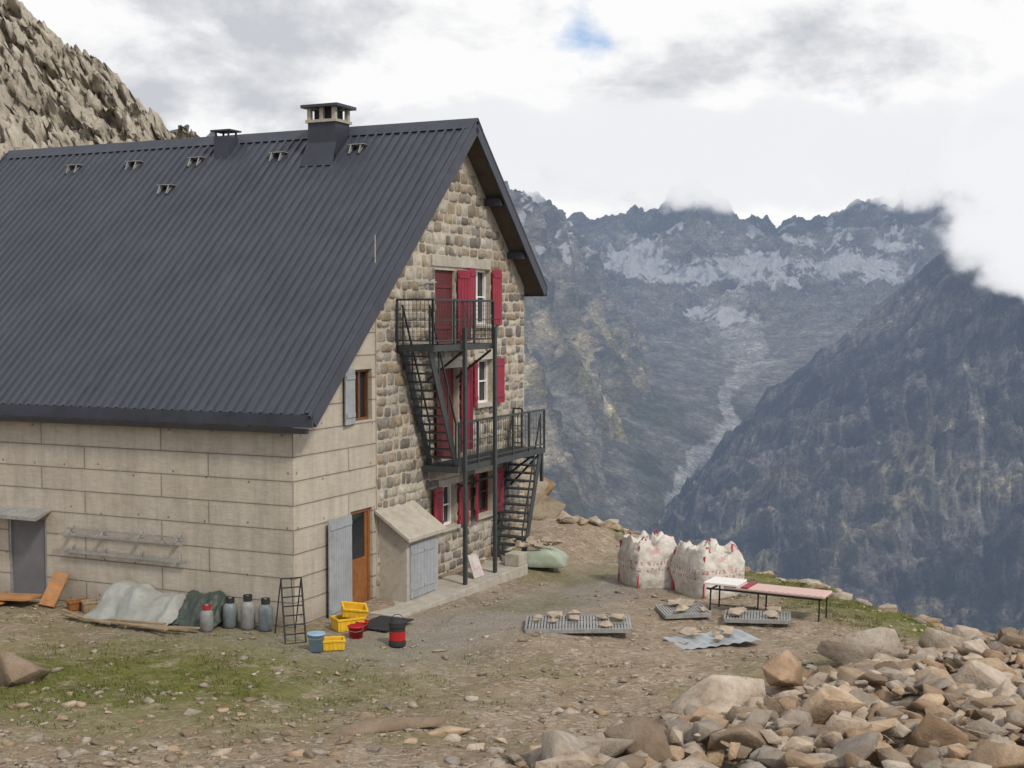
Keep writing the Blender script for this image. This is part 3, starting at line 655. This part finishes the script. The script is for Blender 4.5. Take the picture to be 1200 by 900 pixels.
def tintL(G,U,V):
    t=np.clip(.5+1.5*fbm(U/400,V*5,6,.6),0,1);c=lerp3((.14,.138,.12),(.39,.36,.30),t)
    g=np.clip(.1+1.5*fbm(U/350+7,V*3,4),0,1)*sstep(1.2,2.4,V);c=c*(1-g[...,None])+np.array((.22,.205,.11))*g[...,None]
    sunpatch=np.clip(1.8*fbm(U/600+1.3,V*2.2,4)+.1,0,1)*sstep(1.6,2.2,V);c=c*(1+sunpatch[...,None]*np.array((1.4,1.2,.8)))  # sun patches from cloud gaps, painted into the lower flank's base colour
    f=sstep(2.5,3,V)*np.clip(.3+1.5*fbm(U/160+3,V*9,4),0,1);c=c*(1-f[...,None])+np.array((.07,.085,.055))*f[...,None]
    sn=sstep(.40,.48,fbm(U/230+2,V*6,4))*(V>1)*(V<1.6);return np.concatenate([c,sn[...,None]],-1)
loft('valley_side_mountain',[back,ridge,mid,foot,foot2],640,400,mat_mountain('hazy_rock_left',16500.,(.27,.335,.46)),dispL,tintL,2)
ridge=[(.106,-.158,5700),(.134,-.130,6150),(.156,-.105,6450),(.166,-.092,6550),(.1935,-.060,6650),(.245,-.0213,6800),(.2903,.0163,6800),(.342,.056,6700),(.387,.092,6400),(.47,.15,5900),(.7,.20,5300)]
foot=[(.088,-.172,5250),(.10,-.178,5150),(.12,-.185,5050),(.135,-.195,4950),(.18,-.212,4700),(.24,-.224,4500),(.30,-.232,4400),(.37,-.240,4250),(.45,-.25,4100),(.6,-.26,3800),(.9,-.28,3500)]
back=[(k*.97+.02,e-.06,s+1500) for k,e,s in ridge]
m1=[((a[0]*a[2]*.5+b[0]*b[2]*.5)/(a[2]*.5+b[2]*.5),(a[1]*a[2]*.53+b[1]*b[2]*.47)/(a[2]*.5+b[2]*.5),a[2]*.5+b[2]*.5) for a,b in zip(ridge,foot)]
foot2=[(k-.01,-.30,s*.84) for k,e,s in foot]
def dispR(G,U,V):
    m=sstep(.9,1.4,V)*sstep(0,900,U);g=ridged(U/520+.35*perlin(V*1.7,U/900),V*.6-U/3500,7,.64)
    G=G.copy();G[...,2]+=(g*150+fbm(U/200,V*5,5)*55)*m;G[...,1]-=g*260*m
    jag=np.exp(-((V-1)/.2)**2)*sstep(0,900,U);G[...,2]+=jag*ridged(U/300,V*0,5,.6)*40;return G
def tintR(G,U,V):
    t=np.clip(.5+1.3*fbm(U/400+4,V*5,6,.6),0,1);c=lerp3((.085,.085,.09),(.26,.245,.23),t)
    g=np.clip(2.2*fbm(U/420+7,V*3.4,6,.6),0,1)*sstep(1.9,2.6,V);c=c*(1-g[...,None])+np.array((.40,.36,.26))*g[...,None]
    s=np.clip(3*ridged(U/90,V*.8+U/2500,4)-1.6,0,1)*(1-sstep(2.6,3,V));c=c*(1+.9*s[...,None])
    f=sstep(2.4,3.1,V)*np.clip(.1+1.5*fbm(U/190+3,V*8,5),0,1);c=c*(1-f[...,None])+np.array((.055,.07,.055))*f[...,None]
    return c
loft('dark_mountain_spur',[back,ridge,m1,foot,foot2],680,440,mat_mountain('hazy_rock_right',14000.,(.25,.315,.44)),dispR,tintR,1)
rg=[(-1.2,.6,190),(-.7,.42,175),(-.5,.31,165),(-.43,.262,160),(-.387,.238,160),(-.348,.2065,160),(-.316,.180,160),(-.29,.164,160),(-.271,.146,160),(-.2548,.130,160),(-.19,.09,160),(-.1,.0,160),(-.02,-.15,160)]
def dispC(G,U,V):
    m=sstep(.2,1.0,V);a=U/16+V*.9
    g=ridged(a,V*1.6-U/40,7,.68);st=np.abs((U/5+V*5+1.5*fbm(U/9,V*4,3))%1-.5)*2
    G=G.copy();G[...,2]+=(g*5-2)*m+ridged(U/5,V*9,5,.65)*1.7*m+st*.7*m;G[...,1]-=g*9*m+3*ridged(U/6,V*7,5,.6)*m;return G
def tintC(G,U,V):
    g=ridged(U/16+V*.9,V*1.6-U/40,7,.68);h=ridged(U/5,V*9,5,.65)
    t=np.clip(.45+.6*g+.7*h,0,1);return lerp3((.38,.37,.37),(1.2,1.17,1.1),t)
mc=mat_rock('cliff_granite',(.22,.20,.175),(.345,.315,.275),(.45,.42,.375),.22,False,1.5)
loft('rocky_cliff',[[(k,e-.2,s*1.3) for k,e,s in rg],rg,[(k,e*.55,s*.8) for k,e,s in rg],[(k,-.09,s*.5) for k,e,s in rg]],900,330,mc,dispC,tintC,1,False)
# ================================================================== CLOUDS (soft volumes)
def cloud(name,loc,rad,dens,L,fscale,bias,gain=3.0,xflat=False,rate=.35):
    ob=MB().box(-1,1,-1,1,-1,1).obj(name,None)
    ob.location=loc;ob.scale=rad
    n=NT(name+'_vapour');tc=n.n('ShaderNodeTexCoord').outputs['Object'];sp=n.n('ShaderNodeSeparateXYZ');n.l(tc,sp.inputs[0])
    ax=n.math('ABSOLUTE',sp.outputs[0]);x2=n.math('POWER',ax,8.0 if xflat else 2.0)
    y2=n.math('MULTIPLY',sp.outputs[1],sp.outputs[1]);z2=n.math('MULTIPLY',sp.outputs[2],sp.outputs[2])
    r=n.math('ADD',n.math('ADD',x2,y2),z2)
    f=n.math('SUBTRACT',1.0,r,clamp=True)
    wv=n.coord('World',(fscale,fscale,fscale*1.35));nz=n.noise(wv,1.0,7,.58)
    d=n.math('ADD',n.math('MULTIPLY',f,.75),n.math('MULTIPLY',n.math('SUBTRACT',nz,.5),2.6));d=n.math('SUBTRACT',d,bias)
    d=n.math('MULTIPLY',n.math('MULTIPLY',d,gain,clamp=True),n.math('MULTIPLY',f,5.0,clamp=True))
    dd=n.math('MULTIPLY',d,dens)
    ab=n.n('ShaderNodeVolumeAbsorption');ab.inputs['Color'].default_value=(0,0,0,1);n.l(dd,ab.inputs['Density'])
    em=n.n('ShaderNodeEmission');em.inputs['Color'].default_value=(.96,.97,1,1);n.l(n.math('MULTIPLY',dd,L),em.inputs['Strength'])
    ad=n.n('ShaderNodeAddShader');n.l(ab.outputs[0],ad.inputs[0]);n.l(em.outputs[0],ad.inputs[1]);n.l(ad.outputs[0],n.out.inputs['Volume'])
    try: n.m.cycles.volume_step_rate=rate
    except Exception: pass
    ob.data.materials.clear();ob.data.materials.append(n.m);return ob
cloud('cloud',(2190,5350,500),(520,420,520),.012,.93,.0036,.16)
cloud('cloud.001',(2050,11150,1340),(3600,650,520),.006,.90,.0016,.20,xflat=True)
# ================================================================== THINGS
M_y=simple('yellow_plastic',(.68,.42,.03),9,.2,.45,.05);M_r=simple('red_plastic',(.40,.02,.02),9,.2,.4,.05);M_b=simple('pale_blue_plastic',(.32,.48,.66),9,.2,.45,.05)
M_gasg=simple('grey_gas_paint',(.235,.24,.24),9,.3,.5,.08,dirt=(.15,.13,.11));M_gasb=simple('blue_grey_gas_paint',(.17,.205,.22),9,.3,.45,.08,dirt=(.13,.115,.10));M_gasr=simple('red_gas_paint',(.35,.04,.04),9,.3,.45,.08)
def bottle(w,o,m1,m2,h=.62,r=.145):
    x,y=W(w,o);e=empty('gas_bottle',(x,y,gz(x,y)))
    MB().lathe((0,0,0),[(r*.85,0),(r*.9,.04),(r,.06),(r,h*.62),(r*.92,h*.74),(r*.6,h*.84),(.05,h*.87)],24).obj('body',m1,e,True)
    c=MB()
    for i in range(12):
        a=i/12*2*math.pi;b=(i+1)/12*2*math.pi
        if i in (0,6): continue
        c.add([(.09*math.cos(a),.09*math.sin(a),h*.84),(.09*math.cos(b),.09*math.sin(b),h*.84),(.09*math.cos(b),.09*math.sin(b),h*1.02),(.09*math.cos(a),.09*math.sin(a),h*1.02)],[(0,1,2,3)])
    c.obj('collar',m2,e);MB().lathe((0,0,h*.85),[(.02,0),(.02,.07),(.035,.075),(.035,.1)],10).obj('valve',M_galv,e)
bottle(-.42,-1.25,M_gasb,M_black,.6);bottle(-.42,-.82,M_gasg,M_black,.68);bottle(-.38,-.42,M_gasb,M_black,.64);bottle(-.85,-1.5,M_gasg,M_gasr,.52,.135)
x,y=-4.15,25.1;e=empty('leaning_metal_rack',(x,y,gz(x,y)),.4);mb=MB()
for a in (-.2,.2): mb.beam((a,0,0),(a,.35,1.2),.03)
for i in range(8):
    t=i/7;mb.beam((-.2,.35*t,1.2*t),(.2,.35*t,1.2*t),.022)
mb.beam((0,0,0),(0,.35,1.2),.015);mb.beam((-.2,.35,1.2),(-.2,.9,0),.02);mb.beam((.2,.35,1.2),(.2,.9,0),.02);mb.obj('frame',M_black,e)
def crate(x,y,rz,a,b,h,mat,name='plastic_crate',z=0):
    e=empty(name,(x,y,gz(x,y)+z),rz);mb=MB();t=.02
    mb.box(-a,a,-b,b,0.01,.03);mb.box(-a,a,-b,-b+t,.03,h);mb.box(-a,a,b-t,b,.03,h);mb.box(-a,-a+t,-b+t,b-t,.03,h);mb.box(a-t,a,-b+t,b-t,.03,h)
    mb.box(-a-.02,a+.02,-b-.02,-b,h-.04,h+.004);mb.box(-a-.02,a+.02,b,b+.02,h-.04,h+.004);mb.box(-a-.02,-a,-b,b,h-.04,h+.004);mb.box(a,a+.02,-b,b,h-.04,h+.004)
    for i in range(5):
        q=-a+a*2*(i+.5)/5;mb.box(q-.01,q+.01,-b-.012,-b,.03,h-.04)
    mb.obj('shell',mat,e,bevel=.006);return e
crate(-3.3,26.3,.5,.28,.2,.26,M_y);c_=crate(-3.2,26.35,.3,.24,.16,.2,M_y,z=.28);c_.rotation_euler=(.25,.15,.3);crate(-3.38,24.75,.2,.2,.15,.2,M_y)
def bucket(x,y,r,h,mat,name='bucket'):
    e=empty(name,(x,y,gz(x,y)));MB().lathe((0,0,0),[(r*.78,0),(r,h),(r*1.06,h),(r*1.06,h-.03),(r*.98,h-.03),(r*.94,h),(r*.75,.02),(.01,.02)],24).obj('pail',mat,e,True)
    mb=MB();P=[(r*math.cos(a),-r*1.05,h-.02-r*.45*math.sin(a)) for a in np.linspace(0,math.pi,9)]
    for a,b in zip(P[:-1],P[1:]): mb.beam(a,b,.008)
    mb.obj('handle',M_galv,e)
bucket(-3.68,24.6,.16,.34,M_b);bucket(-3.05,25.6,.16,.24,M_r);bucket(-3.0,26.2,.12,.2,M_r)
x,y=-2.2,25.1;e=empty('red_canister',(x,y,gz(x,y)));MB().lathe((0,0,0),[(.15,0),(.165,.02),(.165,.09),(.15,.1),(.15,.36),(.165,.37),(.165,.46),(.10,.52),(.04,.54)],22).obj('body',M_black,e)
MB().lathe((0,0,.12),[(.157,0),(.157,.17)],22).obj('red_band',M_r,e)
mb=MB();P=[(.13*math.cos(a),0,.48+.13*math.sin(a)) for a in np.linspace(0,math.pi,9)]
for a,b in zip(P[:-1],P[1:]): mb.beam(a,b,.012)
mb.obj('handle',M_black,e)
x,y=-2.62,26.7;MB().box(-.55,.55,-.4,.4,0,.02).obj('door_mat',M_black,empty('rubber_door_mat',(x,y,gz(x,y)+.05),1.13))
def tarp(name,q0,q1,out,h,mat,seed):
    nu,nv=90,60;u=np.linspace(0,1,nu);v=np.linspace(0,1,nv);V,U=np.meshgrid(v,u,indexing='ij')
    q=q0+(q1-q0)*U;hh=h*(.82+.22*fbm(U*2.2+seed,U*0,2))*np.minimum(1,np.minimum(U,1-U)*6+.3)
    d=.04+out*(V**.9)*(1+.22*fbm(U*3+seed,V*0+2,3))
    z=hh*(1-sstep(.15,.98,V+.12*fbm(U*3+seed,V*2,3)))+.045*ridged(U*3+V*1.5+seed,V*2.5-U*2,4,.5)*(1-V*.6)+.015
    x=CX-d*UX-q*UY;y=CY-d*UY+q*UX
    gridmesh(name,x,y,ground(x,y)+z,mat)
M_t1=simple('silver_tarp',(.31,.32,.30),3,.25,.5,.25,dirt=(.21,.20,.17),dist=.04);M_t2=simple('dark_green_tarp',(.05,.065,.055),3,.3,.5,.25,dist=.04)
tarp('grey_tarpaulin',4.7,2.45,.95,.66,M_t1,3);tarp('green_tarpaulin',2.6,1.42,.75,.64,M_t2,9)
mb=MB()
for i,(q0,q1,d,dd) in enumerate(((4.2,1.6,1.15,.2),(3.9,2.4,.98,.05),(3.2,1.5,1.2,-.1),(4.9,3.6,1.15,.1),(2.7,1.9,1.3,.3),(5.2,4.4,.9,.3))):
    a=W(-d,-q0);b=W(-d-dd,-q1);mb.beam((a[0],a[1],gz(*a)+.05+i*.012),(b[0],b[1],gz(*b)+.09+i*.012),.09,.03)
mb.obj('timber_offcuts',M_oldw)
mb=MB();a=W(-.75,-8.6);b=W(-.55,-6.35);mb.beam((a[0],a[1],gz(*a)+.08),(b[0],b[1],gz(*b)+.2),.6,.04)
a=W(-1.15,-8.6);b=W(-.95,-6.9);mb.beam((a[0],a[1],gz(*a)+.05),(b[0],b[1],gz(*b)+.08),.3,.04)
a=W(-.55,-6.0);b=W(-.12,-5.95);mb.beam((a[0],a[1],gz(*a)+.05),(b[0],b[1],gz(*b)+.7),.42,.03,up=(-UX,-UY,.5));mb.obj('formwork_boards',M_board)
x,y=W(-.3,-5.35);crate(x,y,.6,.2,.13,.2,M_wood,'wooden_crate')
x,y=W(-.35,-4.95);crate(x,y,.5,.16,.14,.24,M_oldw,'wooden_crate')
def mat_bag():
    n=NT('woven_bag_fabric');v=n.coord('Object')
    col=n.ramp(n.noise(v,5,5),[(.35,(.44,.41,.37)),(.65,(.62,.59,.54))])
    b=n.n('ShaderNodeTexBrick');b.inputs['Scale'].default_value=1;b.inputs['Brick Width'].default_value=.10;b.inputs['Row Height'].default_value=.15;b.inputs['Mortar Size'].default_value=.028
    b.inputs['Color1'].default_value=(1,1,1,1);b.inputs['Color2'].default_value=(1,1,1,1);b.inputs['Mortar'].default_value=(0,0,0,1)
    sp=n.n('ShaderNodeSeparateXYZ');n.l(v,sp.inputs[0]);cb=n.n('ShaderNodeCombineXYZ');n.l(n.math('ADD',sp.outputs[0],sp.outputs[1]),cb.inputs[0]);n.l(sp.outputs[2],cb.inputs[1]);n.l(cb.outputs[0],b.inputs['Vector'])
    zr=n.ramp(sp.outputs[2],[(.44,0.0),(.45,1.0),(.75,1.0),(.76,0.0)])
    nz=n.ramp(n.noise(v,14,2),[(.46,0.0),(.52,1.0)])
    m=n.math('MULTIPLY',n.math('MULTIPLY',b.outputs['Color'],zr),nz)
    col=n.mix(n.math('MULTIPLY',m,.7),col,(.33,.05,.06))
    ed=n.ramp(n.noise(v,2.1,3),[(.60,0.0),(.66,.5)]);col=n.mix(ed,col,(.45,.16,.17))
    return n.finish(col,.8,n.bump(n.noise(v,7,5),.8,.05))
M_bag=mat_bag();M_loop=simple('bag_loop',(.40,.07,.09),9,.2,.7,.1)
def bag(x,y,rz,s,h,seed):
    e=empty('bulk_bag',(x,y,gz(x,y)-.03),rz);bm=bmesh.new();bmesh.ops.create_cube(bm,size=2);bmesh.ops.subdivide_edges(bm,edges=bm.edges,cuts=26,use_grid_fill=True)
    for v in bm.verts:
        c=v.co.copy();r=max(abs(c.x),abs(c.y));t=(c.z+1)/2
        k=1-.14*(min(abs(c.x),abs(c.y))/(r+1e-6))**3
        bul=.94+.12*math.sin(math.pi*min(1,t*.95))-(.08*max(0,t-.7)/.3)
        nx=c.x*k*bul;ny=c.y*k*bul;a=math.atan2(ny,nx);ca,sa=math.cos(a),math.sin(a)
        f=float(ridged(ca*1.7+seed,sa*1.7+t*1.6,4))*.06+float(fbm(ca+seed,sa+t*2.3+5,3))*.07
        nx*=1+f;ny*=1+f;nz=t*h
        top=max(0,(t-.7)/.3);nz+=top*(.20*float(fbm(ca*1.3+seed*1.7,sa*1.3,4))-.02)*h
        if t>.96: nz+=-.16*h*min(1,(1-r)*3)+h*.16*(1-r)*float(ridged(c.x*2.2+seed,c.y*2.2,3))+.08*h*(1-r)
        v.co=(nx*s/2,ny*s/2,nz)
    me=bpy.data.meshes.new('sack');bm.to_mesh(me);bm.free();me.materials.append(M_bag);me.polygons.foreach_set('use_smooth',[True]*len(me.polygons))
    ob=bpy.data.objects.new('sack',me);COL.objects.link(ob);ob.parent=e
    mb=MB()
    for sx in (-1,1):
        for sy in (-1,1):
            c=Vector((sx*s*.38,sy*s*.38,h*.95));P=[c+Vector((-.16*sx*math.sin(t*1.6),-.05*sy*math.sin(t*3),.17*math.sin(t*math.pi)-.12*t*.5)) for t in np.linspace(0,1,8)]
            for a,b in zip(P[:-1],P[1:]): mb.beam(a,b,.05,.012)
            mb.beam((sx*s*.47,sy*s*.45,.05),(sx*s*.43,sy*s*.42,h*.9),.04,.03)
    mb.obj('lifting_loops',M_loop,e)
bag(3.42,32.6,.35,1.25,1.22,3);bag(4.75,31.8,.55,1.32,1.17,8)
x0,y0,x1,y1=4.5,29.6,6.8,28.35;ang=math.atan2(y1-y0,x1-x0);L=math.hypot(x1-x0,y1-y0)
e=empty('folding_bed',(x0,y0,gz(5.6,29)),ang);mb=MB()
for a in (.08,L*.45,L-.08):
    for b in (-.3,.3): mb.beam((a,b,-.1),(a+.02,b,.44),.03)
    mb.beam((a,-.3,.42),(a,.3,.42),.03)
mb.beam((0,-.3,.44),(L,-.3,.44),.035);mb.beam((0,.3,.44),(L,.3,.44),.035);mb.beam((.08,-.3,.1),(L*.45,-.3,.1),.02);mb.obj('frame',M_black,e)
MB().box(-.05,.72,-.36,.36,.54,.59).obj('white_board',M_white,e,bevel=.01)
n=NT('pink_checked_fabric');v=n.coord('Object');ck=n.n('ShaderNodeTexChecker');ck.inputs['Scale'].default_value=14;ck.inputs['Color1'].default_value=(.60,.40,.38,1);ck.inputs['Color2'].default_value=(.48,.27,.28,1);n.l(v,ck.inputs[0]);M_pink=n.finish(n.mix(.5,ck.outputs[0],(.55,.44,.38)),.9,n.bump(n.noise(v,7,4),.4,.02))
MB().box(.4,L+.05,-.34,.34,.465,.535).obj('mattress',M_pink,e,bevel=.025)
MB().box(.8,.98,-.345,.345,.52,.555).obj('folded_blanket',M_red,e,bevel=.015)
M_rk2=simple('stone_weight',(.38,.315,.245),6,.35,.9,.5)
def panel(x,y,rz,a,b,mat,kind,name,seed,stones=6,tilt=0):
    e=empty(name,(x,y,gz(x,y)+.09),rz);e.rotation_euler=(tilt,-.02,rz);mb=MB()
    if kind=='grate':
        for s in (-1,1): mb.box(-a,a,s*b-.02,s*b+.02,-.05,.03);mb.box(s*a-.02,s*a+.02,-b+.02,b-.02,-.05,.03)
        q=-a+.07
        while q<a-.03: mb.box(q-.022,q+.022,-b+.02,b-.02,-.01,.02);q+=.062
        for s in (-.5,0,.5): mb.box(-a+.02,a-.02,s*b*1.3-.02,s*b*1.3+.02,-.045,-.012)
    else:
        N=int(a*2/.05);vs=[]
        for i in range(N+1):
            for s in (-b,b): vs.append((-a+2*a*i/N,s,.014*math.sin(i*1.25)+.015*math.sin(i*.13+seed)))
        mb.add(vs,[(2*i,2*i+1,2*i+3,2*i+2) for i in range(N)])
        mb.v=mb.v+[(p[0],p[1],p[2]-.004) for p in mb.v];mb.f=mb.f+[tuple(k+2*(N+1) for k in f[::-1]) for f in mb.f]
    mb.obj('sheet',mat,e);r=random.Random(seed);t=MB()
    for k in range(stones):
        V,Fc=MID[r.randrange(16)];s=r.uniform(.08,.18);px,py=r.uniform(-a*.85,a*.85),r.uniform(-b*.8,b*.8)
        t.add(V*np.array([s*1.3,s,s*.8])+np.array([px,py,s*.45+.03]),[tuple(f) for f in Fc])
    t.obj('weight_stones',M_rk2,e)
panel(1.35,26.7,-.05,1.05,.62,M_galv,'grate','metal_grating',1,10);panel(3.75,28.7,.1,.5,.5,M_galv,'grate','metal_grating',2,6)
panel(5.25,28.0,-.2,.68,.42,M_galv,'grate','metal_grating',5,5);panel(3.95,25.8,.3,.85,.5,simple('galvanised_sheet',(.36,.39,.42),5,.2,.5,.1,.2,dirt=(.26,.25,.23)),'sheet','corrugated_metal_sheet',4,9)
x,y=.75,34.2;e=empty('covered_supply_bundle',(x,y,gz(x,y)));V,Fc=BIG[2];MB().add(V*np.array([.8,.6,.55])+np.array([0,0,.3]),[tuple(f) for f in Fc]).obj('cover',simple('pale_green_sheet',(.33,.38,.30),4,.3,.6,.3,dist=.04,dirt=(.42,.42,.39)),e,True)
mb=MB()
for k in range(14):
    V,Fc=MID[k];mb.add(V*np.array([.2,.16,.13])+np.array([random.uniform(-.6,.6),random.uniform(-.3,.3),.7+random.uniform(-.05,.08)]),[tuple(f) for f in Fc])
mb.obj('stones_on_top',M_rk2,e)
V,Fc=BIG[7];MB().add(V*np.array([.35,.3,.3])+np.array([-.95,-.2,.2]),[tuple(f) for f in Fc]).obj('grey_sack',M_t1,e,True)
x,y=W(6.4,1.0);e=empty('discarded_print_sheet',(x,y,-.06),1.0);MB().add([(-.25,0,0),(.25,.05,0),(.3,.3,.5),(-.17,.25,.52),(-.25,.02,0),(.25,.07,0),(.3,.32,.5),(-.17,.27,.52)],[(0,1,2,3),(4,7,6,5)]).obj('sheet',simple('faded_print',(.50,.46,.44),5,.3,.7,.1,dirt=(.38,.2,.2)),e)
# ================================================================== SKY, SUN, CAMERA
el,az=math.radians(44),math.radians(142)
sd=Vector((math.cos(el)*math.sin(az),math.cos(el)*math.cos(az),math.sin(el)))
world=bpy.data.worlds.new('World');scene.world=world;world.use_nodes=True;nt=world.node_tree;nt.nodes.clear()
def N(t,**k):
    a=nt.nodes.new(t)
    for x,y in k.items(): setattr(a,x,y)
    return a
wo=N('ShaderNodeOutputWorld');sky=N('ShaderNodeTexSky',sky_type='NISHITA');sky.sun_disc=False;sky.sun_elevation=el;sky.sun_rotation=az;sky.altitude=2500
b1=N('ShaderNodeBackground');b1.inputs[1].default_value=.15;nt.links.new(sky.outputs[0],b1.inputs[0])
tc=N('ShaderNodeTexCoord');mp=N('ShaderNodeMapping');mp.inputs['Scale'].default_value=(1,1,1.8);mp.inputs['Location'].default_value=(.35,.1,.12);nt.links.new(tc.outputs['Generated'],mp.inputs[0])
def nz(scale,det,rough=.55,dist=0):
    q=N('ShaderNodeTexNoise');q.inputs['Scale'].default_value=scale;q.inputs['Detail'].default_value=det;q.inputs['Roughness'].default_value=rough;q.inputs['Distortion'].default_value=dist;nt.links.new(mp.outputs[0],q.inputs['Vector']);return q.outputs['Fac']
def rp(f,st):
    r=N('ShaderNodeValToRGB');e=r.color_ramp.elements
    while len(e)<len(st): e.new(.5)
    for i,(p,c) in enumerate(st): e[i].position=p;e[i].color=c+(1,)
    nt.links.new(f,r.inputs[0]);return r.outputs[0]
cc=rp(nz(9,14,.56,.15),[(.36,(.60,.62,.66)),(.44,(.76,.77,.80)),(.49,(.90,.905,.92)),(.55,(1,1,1))])
b2=N('ShaderNodeBackground');b2.inputs[1].default_value=.98;nt.links.new(cc,b2.inputs[0])
mk=rp(nz(4.0,9,.55),[(.34,(0,0,0)),(.42,(1,1,1))])
ms=N('ShaderNodeMixShader');nt.links.new(mk,ms.inputs[0]);nt.links.new(b1.outputs[0],ms.inputs[1]);nt.links.new(b2.outputs[0],ms.inputs[2]);nt.links.new(ms.outputs[0],wo.inputs[0])
sl_=bpy.data.lights.new('sun','SUN');sl_.energy=2.5;sl_.angle=math.radians(8);sl_.color=(1,.92,.80);so=bpy.data.objects.new('sun',sl_);COL.objects.link(so);so.rotation_euler=sd.to_track_quat('Z','Y').to_euler()
cam=bpy.data.cameras.new('camera');cam.lens=46.5;cam.sensor_width=36;cam.clip_start=.1;cam.clip_end=40000;co=bpy.data.objects.new('camera',cam);COL.objects.link(co)
co.location=(0,0,CAMZ);co.rotation_euler=(math.radians(90-2.955),0,0);scene.camera=co
scene.view_settings.view_transform='Standard';scene.view_settings.look='None';scene.view_settings.exposure=0
